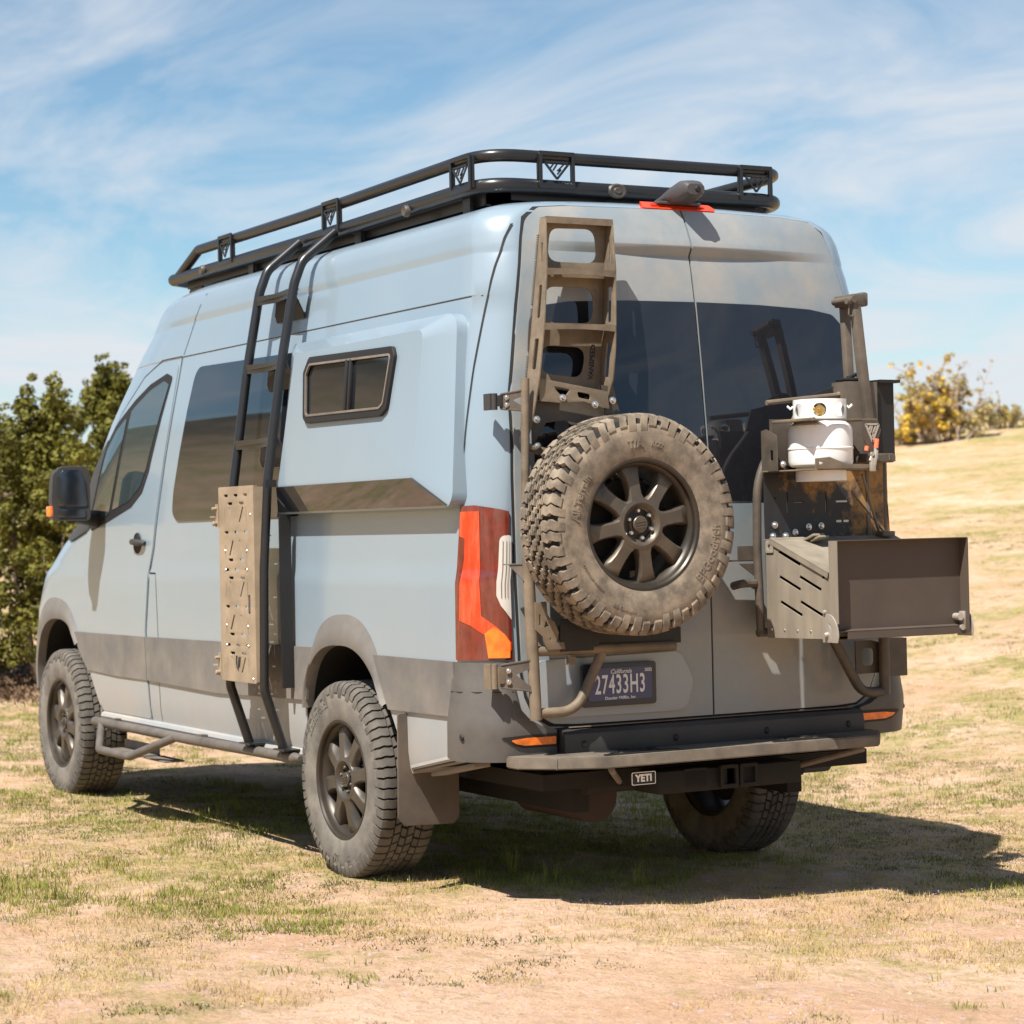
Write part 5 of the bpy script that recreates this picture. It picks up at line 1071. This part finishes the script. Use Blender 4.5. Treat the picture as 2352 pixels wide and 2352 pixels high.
# ------------------------------------------------------------------ terrain
def vnoise(x, y, seed):
    """smooth value noise in [-1, 1]"""
    r = np.random.RandomState(seed).rand(256, 256)*2-1
    xi = np.floor(x).astype(int); yi = np.floor(y).astype(int); fx_ = x-xi; fy_ = y-yi; fx_ = fx_*fx_*(3-2*fx_); fy_ = fy_*fy_*(3-2*fy_)
    a = r[xi % 256, yi % 256]; b = r[(xi+1) % 256, yi % 256]; c = r[xi % 256, (yi+1) % 256]; d = r[(xi+1) % 256, (yi+1) % 256]
    return (a*(1-fx_)+b*fx_)*(1-fy_)+(c*(1-fx_)+d*fx_)*fy_
def sstep(a, b, t):
    t = np.clip((t-a)/(b-a), 0, 1); return t*t*(3-2*t)
def height(x, y):
    x = np.asarray(x, float); y = np.asarray(y, float)
    d = np.hypot(x+.5, y); near = sstep(2.5, 6, np.hypot((x-1.5)*.8, y*1.6))
    h = .035*vnoise(x*.55+9, y*.55, 1)*(.35+.65*near)+.018*vnoise(x*1.9, y*1.9+3, 2)*(.5+.5*near)+.007*vnoise(x*6, y*6, 3)
    h = h-.036*np.clip(.9-y, 0, 4.5)*(1-sstep(7, 16, d))+.02*np.clip(y-1.2, 0, 2)*(1-sstep(6, 12, d))
    h = h+.15*vnoise(x*.09, y*.09, 4)*sstep(10, 40, d)
    cx, cy = CAM.x, CAM.y; q = (x-cx)*.2588-(y-cy)*.9659
    s = np.clip((q-9.5)/28.5, 0, 6); h = h+np.where(s < 1, 3.30*s**1.25, 3.30+.5*(1-np.exp(-(s-1)*1.2)))
    # far reddish hill on the right, low dark hills on the other sides
    h = h+9.5*np.exp(-((x-92)**2+(y+120)**2)/(2*20**2))
    D = np.hypot(x-cx, y-cy); ang = np.arctan2(y-cy, x-cx)
    left = sstep(-.10, .35, ang)
    h = h+left*(15*sstep(28, 95, D)+6.0*sstep(110, 260, D)+.8*vnoise(x*.03, y*.03, 8)*sstep(60, 120, D))
    back = 1-sstep(-1.4, -1.0, ang)
    h = h+back*(5*sstep(50, 150, D))
    return h
rad = [0.0]+list(np.geomspace(.25, 1500, 330)); NA = 560
th = np.linspace(0, 2*np.pi, NA, endpoint=False); O = (-1.5, .5)
RR, TT = np.meshgrid(np.array(rad[1:]), th, indexing='ij'); GX = O[0]+RR*np.cos(TT); GY = O[1]+RR*np.sin(TT); GZ = height(GX, GY)
co = np.stack([GX, GY, GZ], -1).reshape(-1, 3); nr = len(rad)-1
i0 = np.arange((nr-1)*NA); rr0 = i0//NA; kk = i0 % NA; k1 = (kk+1) % NA
quads = np.stack([rr0*NA+kk, (rr0+1)*NA+kk, (rr0+1)*NA+k1, rr0*NA+k1], -1)
def fast_mesh(name, verts, faces, mats, smooth=True, mi=None):
    me = bpy.data.meshes.new(name); nf, k = faces.shape
    me.vertices.add(len(verts)); me.vertices.foreach_set('co', verts.astype(np.float32).ravel())
    me.loops.add(nf*k); me.loops.foreach_set('vertex_index', faces.astype(np.int32).ravel())
    me.polygons.add(nf); me.polygons.foreach_set('loop_start', np.arange(0, nf*k, k, dtype=np.int32)); me.polygons.foreach_set('loop_total', np.full(nf, k, dtype=np.int32))
    me.polygons.foreach_set('use_smooth', np.full(nf, smooth))
    for q in mats: me.materials.append(q)
    if mi is not None: me.polygons.foreach_set('material_index', mi.astype(np.int32))
    me.update(calc_edges=True); me.validate(); o = bpy.data.objects.new(name, me); col.objects.link(o); return o
c0 = len(co); co = np.vstack([co, [[O[0], O[1], float(height(O[0], O[1]))]]])
def ground_mat():
    m = bpy.data.materials.new('dry_meadow_soil'); m.use_nodes = True; t = m.node_tree; ns = t.nodes; ln = t.links.new; p = ns['Principled BSDF']; p.inputs['Roughness'].default_value = .95; p.inputs['Specular IOR Level'].default_value = .15
    geo = ns.new('ShaderNodeNewGeometry')
    def nz(s, d, r, off=0, sc_=None):
        n = ns.new('ShaderNodeTexNoise'); n.inputs['Scale'].default_value = s; n.inputs['Detail'].default_value = d; n.inputs['Roughness'].default_value = r
        mp = ns.new('ShaderNodeMapping'); mp.inputs['Location'].default_value = (off, off*.7, 0)
        if sc_: mp.inputs['Scale'].default_value = sc_
        ln(geo.outputs['Position'], mp.inputs[0]); ln(mp.outputs[0], n.inputs['Vector']); return n.outputs[0]
    def rng(v, a, b, c=0, d=1):
        r_ = ns.new('ShaderNodeMapRange'); ln(v, r_.inputs[0]); r_.inputs[1].default_value = a; r_.inputs[2].default_value = b; r_.inputs[3].default_value = c; r_.inputs[4].default_value = d; return r_.outputs[0]
    def mix(f, a, b):
        x = ns.new('ShaderNodeMix'); x.data_type = 'RGBA'; ln(f, x.inputs[0])
        for i, v in ((6, a), (7, b)):
            if isinstance(v, tuple): x.inputs[i].default_value = (*v, 1)
            else: ln(v, x.inputs[i])
        return x.outputs[2]
    soil = mix(rng(nz(.8, 8, .6), .35, .65), (.52, .322, .205), (.62, .435, .310))
    soil = mix(rng(nz(14, 6, .7, 5), .45, .75), soil, (.42, .265, .165))
    soil = mix(rng(nz(60, 3, .6, 2), .60, .72), soil, (.22, .14, .085))
    soil = mix(rng(nz(170, 4, .7, 23), .55, .72, 0, .6), soil, (.30, .18, .10))
    soil = mix(rng(nz(95, 3, .6, 29), .60, .72, 0, .7), soil, (.72, .56, .43))
    green = mix(rng(nz(9, 6, .65, 11), .35, .65), (.245, .225, .068), (.41, .325, .135))
    green = mix(rng(nz(38, 4, .6, 17), .5, .66), green, (.15, .14, .045))
    cov = ns.new('ShaderNodeMath'); cov.operation = 'ADD'; ln(rng(nz(.55, 5, .6, 31), .42, .62, 0, .70), cov.inputs[0]); ln(rng(nz(5.5, 8, .75, 41), .42, .62, -.45, .45), cov.inputs[1]); cov.use_clamp = True
    # the drier yellow grass closes up on the slope beyond the van
    vm = ns.new('ShaderNodeVectorMath'); vm.operation = 'DISTANCE'; ln(geo.outputs['Position'], vm.inputs[0]); vm.inputs[1].default_value = tuple(CAM)
    cv2 = ns.new('ShaderNodeMath'); cv2.operation = 'ADD'; ln(cov.outputs[0], cv2.inputs[0]); ln(rng(nz(1.7, 6, .7, 91), .38, .62, -.35, .35), cv2.inputs[1]); cov = cv2
    c2 = ns.new('ShaderNodeMath'); c2.operation = 'MULTIPLY_ADD'; c2.use_clamp = True; ln(rng(vm.outputs['Value'], 12, 34, 0, .30), c2.inputs[0]); c2.inputs[1].default_value = 1
    nb_ = ns.new('ShaderNodeMath'); nb_.operation = 'ADD'; ln(cov.outputs[0], nb_.inputs[0]); ln(rng(vm.outputs['Value'], 6.6, 9.8, -.42, 0), nb_.inputs[1]); ln(nb_.outputs[0], c2.inputs[2])
    c = mix(c2.outputs[0], soil, green)
    c = mix(rng(nz(3.2, 8, .75, 81), .56, .66, 0, .55), c, (.20, .17, .07))
    fl = mix(rng(nz(26, 2, .5, 61), .66, .70, 0, .8), c, (.52, .42, .45))
    # low dark chaparral on the distant hills
    far = mix(rng(nz(.35, 8, .7, 71), .40, .56), (.13, .09, .050), (.035, .034, .016))
    c = mix(rng(vm.outputs['Value'], 55, 80), fl, far)
    sp = ns.new('ShaderNodeSeparateXYZ'); ln(geo.outputs['Position'], sp.inputs[0])
    ry = rng(sp.outputs['Y'], -60, -70); rx = rng(sp.outputs['X'], 40, 55)
    mm = ns.new('ShaderNodeMath'); mm.operation = 'MULTIPLY'; ln(ry, mm.inputs[0]); ln(rx, mm.inputs[1])
    c = mix(mm.outputs[0], c, (.33, .18, .11)); ln(c, p.inputs['Base Color'])
    b1 = ns.new('ShaderNodeBump'); b1.inputs['Strength'].default_value = .9; b1.inputs['Distance'].default_value = .03; ln(nz(22, 8, .7, 3), b1.inputs['Height'])
    b2 = ns.new('ShaderNodeBump'); b2.inputs['Strength'].default_value = .5; b2.inputs['Distance'].default_value = .006; ln(nz(110, 4, .7, 8), b2.inputs['Height']); ln(b1.outputs[0], b2.inputs['Normal']); ln(b2.outputs[0], p.inputs['Normal'])
    return m
gm = ground_mat()
fan = np.stack([np.full(NA, c0), np.arange(NA), (np.arange(NA)+1) % NA, (np.arange(NA)+1) % NA], -1)
ground = fast_mesh('ground', co, quads, [gm]); tag(ground, kind='structure')
cap_ = MB(); cap_.add([tuple(co[c0])]+[tuple(co[i]) for i in range(NA)], [(0, i+1, (i+1) % NA+1) for i in range(NA)]); capo = cap_.build('ground_patch', gm, ground)

# ------------------------------------------------------------------ low plants on the ground (uncountable)
def vmat(name, base, var=.35, vs=3.0, trans=.0, rough=.7):
    m = mat(name, base, rough, var=var, vscale=vs, spec=.25); p = m.node_tree.nodes['Principled BSDF']
    if trans:
        ns = m.node_tree.nodes; tr_ = ns.new('ShaderNodeBsdfTranslucent'); mx = ns.new('ShaderNodeMixShader'); mx.inputs[0].default_value = trans; o_ = ns['Material Output']
        l_ = p.inputs['Base Color'].links[0].from_socket; m.node_tree.links.new(l_, tr_.inputs[0]); m.node_tree.links.new(p.outputs[0], mx.inputs[1]); m.node_tree.links.new(tr_.outputs[0], mx.inputs[2]); m.node_tree.links.new(mx.outputs[0], o_.inputs[0])
    return m
rs = np.random.RandomState(11)
def scatter(n, thr, seed, s1=.5, s2=2.6, maxd=30, bias=1.5):
    """points on the ground, denser towards the near part, kept where patchy cover is high"""
    P = []
    it_ = 0
    while sum(len(p) for p in P) < n and it_ < 14:
        it_ += 1
        k = 400000; x = rs.uniform(-5.5, 22, k); y = rs.uniform(-17, 6.5, k)
        a = np.arctan2(y-CAM.y, x-CAM.x); d = np.hypot(x-CAM.x, y-CAM.y)
        keep = (a > -.84) & (a < -.17) & (d > 5) & (d < maxd) & (rs.rand(k) < (7/np.maximum(d, 7))**bias)
        c = vnoise(x*s1+seed, y*s1, 20+seed)*.6+vnoise(x*s2, y*s2+seed, 40+seed)*.55+vnoise(x*9, y*9, 60+seed)*.35
        c = c-.24*(1-sstep(6.4, 9.4, d))
        keep &= (c+rs.uniform(-.18, .18, k) > thr)
        P.append(np.stack([x[keep], y[keep]], -1))
    P = np.vstack(P)[:n]; return P
def blades(name, pts, per, hmin, hmax, wd, spread, lean, m, kind='stuff', simple=False):
    n = len(pts); bx_ = np.repeat(pts, per, 0)+rs.normal(0, spread, (n*per, 2)); N_ = len(bx_)
    size = np.repeat(rs.uniform(.6, 1.4, n), per); h = rs.uniform(hmin, hmax, N_)*size; a = rs.uniform(0, 2*np.pi, N_); l = rs.uniform(.2, 1, N_)*lean*h
    z = height(bx_[:, 0], bx_[:, 1])-.004; wv = rs.uniform(.6, 1.3, N_)*wd; f_ = a+rs.uniform(-1, 1, N_)
    px, py = -np.sin(f_)*wv/2, np.cos(f_)*wv/2; dx_, dy_ = np.cos(a)*l, np.sin(a)*l
    V = np.empty((N_, 5, 3)); V[:, 0] = np.stack([bx_[:, 0]-px, bx_[:, 1]-py, z], -1); V[:, 1] = np.stack([bx_[:, 0]+px, bx_[:, 1]+py, z], -1)
    V[:, 2] = np.stack([bx_[:, 0]+px*.8+dx_*.4, bx_[:, 1]+py*.8+dy_*.4, z+h*.62], -1); V[:, 3] = np.stack([bx_[:, 0]-px*.8+dx_*.4, bx_[:, 1]-py*.8+dy_*.4, z+h*.62], -1)
    V[:, 4] = np.stack([bx_[:, 0]+dx_, bx_[:, 1]+dy_, z+h], -1); b = np.arange(N_)[:, None]*5
    if simple: V = V[:, [0, 1, 4]]; b = np.arange(N_)[:, None]*3
    F = b+np.array([[0, 1, 2]]) if simple else np.concatenate([b+np.array([[0, 1, 2]]), b+np.array([[0, 2, 3]]), b+np.array([[3, 2, 4]])])
    o = fast_mesh(name, V.reshape(-1, 3), F, [m], False); return tag(o, kind=kind)
gA = vmat('fresh_grass', (.22, .235, .045), .4, 4, .3); gB = vmat('dry_grass', (.45, .35, .145), .35, 5, .3); gC = vmat('olive_herb', (.105, .11, .032), .4, 6, .25)
tag(blades('green_grass', scatter(21000, .22, 1), 9, .010, .034, .0034, .022, .8, gA), 'short green grass tufts growing on the sandy ground around the van', 'grass')
tag(blades('dry_grass', scatter(50000, .06, 2), 8, .007, .024, .0034, .024, 1.1, gB, simple=True), 'short dry yellow grass growing on the sandy ground around the van', 'grass')
tag(blades('ground_herbs', scatter(34000, .16, 3), 8, .005, .016, .006, .018, 1.4, gC, simple=True), 'low olive herbs spreading over the sandy ground around the van', 'herbs')
P_ = scatter(70, .5, 1, maxd=16); tag(blades('tall_grass', P_, 14, .05, .12, .004, .022, .5, gA), 'taller green grass tufts standing up from the sandy ground near the van', 'grass')
# tiny pale purple flowers
fp_ = scatter(9000, .12, 5, maxd=26, bias=1.2); zf = height(fp_[:, 0], fp_[:, 1])+rs.uniform(.008, .022, len(fp_)); sz = rs.uniform(.0022, .0048, len(fp_))
V = np.empty((len(fp_), 4, 3)); an = rs.uniform(0, 6.28, len(fp_))
for k_ in range(4):
    V[:, k_, 0] = fp_[:, 0]+np.cos(an+k_*np.pi/2)*sz; V[:, k_, 1] = fp_[:, 1]+np.sin(an+k_*np.pi/2)*sz; V[:, k_, 2] = zf+(.002 if k_ % 2 else -.001)
tag(fast_mesh('wild_flowers', V.reshape(-1, 3), np.arange(len(fp_)*4).reshape(-1, 4), [vmat('pale_violet_petal', (.50, .38, .52), .3, 9)], False), 'tiny pale violet flowers sprinkled over the sandy ground around the van', 'flowers', kind='stuff')
# small stones and clods
cp_ = scatter(16000, -.3, 6, maxd=22, bias=1.6); n_ = len(cp_); zc_ = height(cp_[:, 0], cp_[:, 1]); s_ = rs.gamma(2, .0015, n_)+.0015
ico = np.array([(0, 0, 1), (1, 0, 0), (0, 1, 0), (-1, 0, 0), (0, -1, 0), (0, 0, -.6)], float); fi = np.array([(0, 1, 2), (0, 2, 3), (0, 3, 4), (0, 4, 1), (5, 2, 1), (5, 3, 2), (5, 4, 3), (5, 1, 4)])
V = ico[None]*s_[:, None, None]*rs.uniform(.6, 1.3, (n_, 6, 1)); V[:, :, 2] *= .5; V[:, :, 0] += cp_[:, :1]; V[:, :, 1] += cp_[:, 1:]; V[:, :, 2] += zc_[:, None]
tag(fast_mesh('loose_clods', V.reshape(-1, 3), (np.arange(n_)[:, None, None]*6+fi[None]).reshape(-1, 3), [vmat('clod_soil', (.38, .25, .16), .3, 5)], False), 'small loose clods and pebbles lying on the sandy ground', 'pebbles', kind='stuff')

# ------------------------------------------------------------------ trees and shrubs
def limb_path(rng_, p, d, ln, wob, n=6):
    P = [Vector(p)]; d = Vector(d).normalized()
    for i in range(n): d = (d+Vector((rng_.uniform(-wob, wob), rng_.uniform(-wob, wob), rng_.uniform(-wob*.4, wob*.9)))).normalized(); P.append(P[-1]+d*ln/n)
    return P
def leaves(name, centres, radii, count, size, m, parent, rng_, up=.3, aspect=1.0):
    c = np.array(centres); r = np.array(radii); pr = r**2; pr /= pr.sum(); idx = rng_.choice(len(c), count, p=pr)
    d = rng_.normal(size=(count, 3)); d /= np.linalg.norm(d, axis=1)[:, None]; rad_ = rng_.uniform(.35, 1, count)**.6
    P = c[idx]+d*(rad_*r[idx])[:, None]*np.array([1, 1, .85]); nrm = d+rng_.normal(0, .6, (count, 3)); nrm[:, 2] += up; nrm /= np.linalg.norm(nrm, axis=1)[:, None]
    t = np.cross(nrm, rng_.normal(size=(count, 3))); t /= np.linalg.norm(t, axis=1)[:, None]; b = np.cross(nrm, t); s = size*rng_.uniform(.5, 1.4, count)[:, None]
    V = np.stack([P-t*s*.5, P+b*s*.45*aspect, P+t*s*.6, P-b*s*.4*aspect], 1).reshape(-1, 3); L0 = root_loc(parent); V = V-np.array(L0)
    o = fast_mesh(name, V, np.arange(count*4).reshape(-1, 4), [m], False); o.parent = parent; return o
barkM = mat('juniper_bark', (.16, .115, .085), .9, var=.3, vscale=12, bump=.5, bscale=30)
twigM = mat('pale_twig', (.34, .27, .22), .9, var=.3, vscale=12)
junA = vmat('juniper_foliage', (.150, .140, .024), .55, 2.6, .26); junB = vmat('juniper_foliage_dark', (.13, .135, .022), .35, 2.5, .25)
def juniper(x, y, h, wdt, label, seed, n=26000, m=None, lo=.0, group='junipers behind the van'):
    rg = np.random.RandomState(seed); rd = random.Random(seed); z = float(height(x, y)); t = thing('juniper_tree', label, 'tree', (x, y, z), group)
    tr_ = MB(); C, Rr = [], []
    nt_ = 5
    for k in range(nt_):
        a = 2*math.pi*k/nt_+rd.uniform(-.4, .4); P = limb_path(rd, (x, y, z-.05), (math.cos(a)*.7, math.sin(a)*.7, 1), h*rd.uniform(.55, .85), .28, 7); r0 = rd.uniform(.05, .09)*h/3
        tr_.tube(P, [r0*(1-i/8) for i in range(8)], 7)
        for j in range(2, 8):
            for q in range(3):
                dd = Vector((rd.uniform(-1, 1), rd.uniform(-1, 1), rd.uniform(-.2, .9))); B = limb_path(rd, P[j], dd, wdt*rd.uniform(.16, .38), .4, 4); tr_.tube(B, [.022, .018, .013, .008, .004], 5); C.append(tuple(B[-1])); Rr.append(rd.uniform(.08, .17)*h/3)
                if rd.random() < .6: C.append(tuple(B[2])); Rr.append(rd.uniform(.08, .18)*h/3)
    # outer mass: lobes over an uneven crown, with holes between
    for k in range(95):
        a = rd.uniform(0, 2*math.pi); v = rd.uniform(lo, 1); rr = wdt*.5*math.sqrt(max(0, 1-max(0, (v-.35)/.65)**2.2))*rd.uniform(.62, 1.05)*(.72+.28*min(1, v/.25)); C.append((x+rr*math.cos(a), y+rr*math.sin(a), z+h*v*.94+.05)); Rr.append(rd.uniform(.05, .135)*h/3)
    for k in range(26):
        a = rd.uniform(0, 2*math.pi); rr = wdt*.5*rd.uniform(0, .85); zz_ = h*rd.uniform(.80, 1.06)*(1-.28*(rr/(wdt*.5))**2); 
        for s_ in range(4): C.append((x+rr*math.cos(a)+rd.uniform(-.04, .04), y+rr*math.sin(a)+rd.uniform(-.04, .04), z+zz_-.12*s_)); Rr.append(.05+.03*s_)
    tr_.build('trunk', barkM, t); leaves('crown', C, Rr, n, .044*max(.8, h/3), m or junA, t, rg, .5); return t
def at(px, D, dz=0):
    a = YAW-math.atan((px-1176)/5210.0); return (CAM.x+D*math.cos(a)/math.cos(math.atan((px-1176)/5210.0)), CAM.y+D*math.sin(a)/math.cos(math.atan((px-1176)/5210.0)))
def jt(px, D, top, wd_px, label, seed, **k):
    x, y = at(px, D); z = float(height(x, y)); ztop = CAM.z+(1250-top+(px-1176)*-.0224*0)/5210.0*D; juniper(x, y, ztop-z, wd_px/5210.0*D, label, seed, **k)
jt(95, 20.5, 900, 330, 'broad yellow green juniper nearest the wing mirror, left of the van', 3, n=34000)
jt(-170, 21, 880, 330, 'juniper cut off by the left edge of the photo', 4, n=22000)
jt(262, 24.5, 858, 260, 'taller juniper whose top shows just above the van windscreen', 5, n=34000)
jt(430, 27, 1000, 420, 'juniper mostly hidden behind the front of the van', 8, n=22000)
jt(-60, 27, 960, 420, 'darker juniper standing behind the left junipers', 9, n=24000, m=junB)
# leaf litter under the junipers
lx = rs.uniform(0, 1, 5000); ly = rs.normal(0, 1, 5000); A0 = np.array(at(-150, 20)); A1 = np.array(at(420, 22.5)); pp_ = A0[None]*(1-lx[:, None])+A1[None]*lx[:, None]+np.stack([ly*.7, ly*.3], -1)
tag(blades('leaf_litter', pp_, 4, .01, .05, .02, .08, 2.0, vmat('litter', (.16, .10, .06), .4, 4)), 'brown leaf litter lying under the junipers', 'leaf litter')

yelA = vmat('yellow_foliage', (.60, .42, .07), .3, 1.5, .3); oliA = vmat('olive_foliage', (.40, .33, .15), .35, 2, .3); tanA = vmat('dry_tan_foliage', (.48, .34, .22), .3, 2, .3)
def shrub(px, D, top_px, base_px, wpx, label, seed, mats_, n, bare=0, name='desert_shrub', group='shrubs on the slope'):
    x, y = at(px, D); z = float(height(x, y)); sc_ = D/5210.0; h = (base_px-top_px)*sc_; wd_ = wpx*sc_; rd = random.Random(seed); rg = np.random.RandomState(seed)
    t = thing(name, label, 'shrub', (x, y, z), group); tr_ = MB(); tips = []
    ex = Vector((math.cos(YAW-math.pi/2), math.sin(YAW-math.pi/2), 0)); ed = Vector((math.cos(YAW), math.sin(YAW), 0))
    for k in range(16+bare):
        s_ = rd.uniform(-1, 1); tall = rd.uniform(.45, 1.0) if k >= 16 else rd.uniform(.3, .62); o = Vector((x, y, z))+ex*s_*wd_*.22+ed*rd.uniform(-.3, .3)*wd_*.3
        P = limb_path(rd, o, ex*(s_*.55+rd.uniform(-.25, .25))+ed*rd.uniform(-.3, .3)+Vector((0, 0, 1)), h*tall, .22, 6); tr_.tube(P, [.022-.003*i for i in range(7)], 5)
        for j in range(2, 7):
            for q in range(3 if k >= 16 else 2):
                B = limb_path(rd, P[j], Vector((rd.uniform(-.8, .8), rd.uniform(-.8, .8), rd.uniform(.2, 1))), h*rd.uniform(.08, .2), .3, 3); tr_.tube(B, [.010, .007, .005, .003], 4); tips.append((tuple(B[-1]), k >= 16, s_))
    tr_.build('trunk', twigM, t)
    for mi_, (m_, lo_, hi_, frac) in enumerate(mats_):
        C = []; Rr = []
        for k in range(34):
            s_ = rd.uniform(lo_, hi_); v = rd.uniform(.03, .52)*(1-.35*abs(s_)); p = Vector((x, y, z))+ex*s_*wd_*.5+ed*rd.uniform(-.3, .3)*wd_*.5+Vector((0, 0, v*h)); C.append(tuple(p)); Rr.append(rd.uniform(.035, .075)*h)
        for tp, b_, s2_ in tips:
            if lo_ <= s2_ <= hi_ and rd.random() < (.55 if b_ else .9): C.append(tp); Rr.append((.045 if b_ else .07)*h)
        leaves('crown', C, Rr, int(n*frac*.6), .042*h, m_, t, rg, .4)
    return t
shrub(2170, 41, 805, 985, 250, 'largest shrub on the slope crest with yellow patch and bare top twigs', 21, [(oliA, -1, 1, .45), (yelA, -.75, .25, .35), (tanA, -.5, .7, .12)], 17000, bare=16)
shrub(2075, 41.5, 915, 985, 120, 'low olive shrub left of the yellow patched shrub', 22, [(oliA, -1, 1, .7), (yelA, -1, 0, .3)], 7000)
shrub(2300, 42.5, 900, 985, 120, 'olive shrub right of the yellow patched shrub', 23, [(oliA, -1, 1, .85), (yelA, 0, 1, .15)], 9000, bare=4)
shrub(2012, 44, 870, 985, 50, 'small ochre shrub half hidden behind the tool holder', 24, [(tanA, -1, 1, .6), (yelA, -1, 1, .4)], 3000, bare=5)
shrub(2375, 60, 880, 950, 90, 'dark scrub on the foot of the red hill', 25, [(oliA, -1, 1, 1)], 3000)

# every separate piece of a part becomes a part of its own
def split_pieces(o):
    me = o.data; nv = len(me.vertices); par = list(range(nv))
    def fd_(a):
        while par[a] != a: par[a] = par[par[a]]; a = par[a]
        return a
    for e in me.edges:
        a, b = fd_(e.vertices[0]), fd_(e.vertices[1])
        if a != b: par[a] = b
    comp = {}
    for v in range(nv): comp.setdefault(fd_(v), []).append(v)
    if len(comp) < 2: return
    bb = []
    for k_, vs in comp.items():
        cs = [me.vertices[i].co for i in vs]; bb.append([Vector((min(c[j] for c in cs) for j in range(3)))-Vector((.004,)*3), Vector((max(c[j] for c in cs) for j in range(3)))+Vector((.004,)*3), [k_]])
    ch = True
    while ch:
        ch = False
        for i in range(len(bb)):
            for j in range(i+1, len(bb)):
                if all(bb[i][0][q] <= bb[j][1][q] and bb[j][0][q] <= bb[i][1][q] for q in range(3)):
                    a, b = bb[i], bb[j]; bb[i] = [Vector(map(min, a[0], b[0])), Vector(map(max, a[1], b[1])), a[2]+b[2]]; bb.pop(j); ch = True; break
            if ch: break
    if len(bb) < 2: return
    root = {v: fd_(v) for v in range(nv)}
    for g_ in bb[1:]:
        S_ = set(g_[2]); n_ = o.copy(); n_.data = me.copy(); col.objects.link(n_); bm = bmesh.new(); bm.from_mesh(n_.data); bm.verts.ensure_lookup_table()
        bmesh.ops.delete(bm, geom=[bm.verts[i] for i in range(nv) if root[i] not in S_], context='VERTS'); bm.to_mesh(n_.data); bm.free()
    S_ = set(bb[0][2]); bm = bmesh.new(); bm.from_mesh(me); bm.verts.ensure_lookup_table()
    bmesh.ops.delete(bm, geom=[bm.verts[i] for i in range(nv) if root[i] not in S_], context='VERTS'); bm.to_mesh(me); bm.free()
for o in list(sc.objects):
    if o.type != 'MESH' or o.get('kind') or not o.parent: continue
    nm = o.name.split('.')[0]
    if 'lettering' in nm: o['kind'] = 'stuff' if 'sidewall' in nm else o.get('kind', ''); 
    if not o.get('kind'): 
        if 'kind' in o: del o['kind']
    if 'lettering' in nm or nm in ('emblem', 'emblem_decal', 'crown', 'trunk') : continue
    if nm in ('tread', 'weld_bead'): o['kind'] = 'stuff'; continue
    if len(o.data.vertices) < 6000 and not o.children: split_pieces(o)
sc.cycles.use_denoising = True; sc.cycles.max_bounces = 8; sc.cycles.diffuse_bounces = 3; sc.cycles.glossy_bounces = 4
sc.cycles.caustics_reflective = False; sc.cycles.caustics_refractive = False
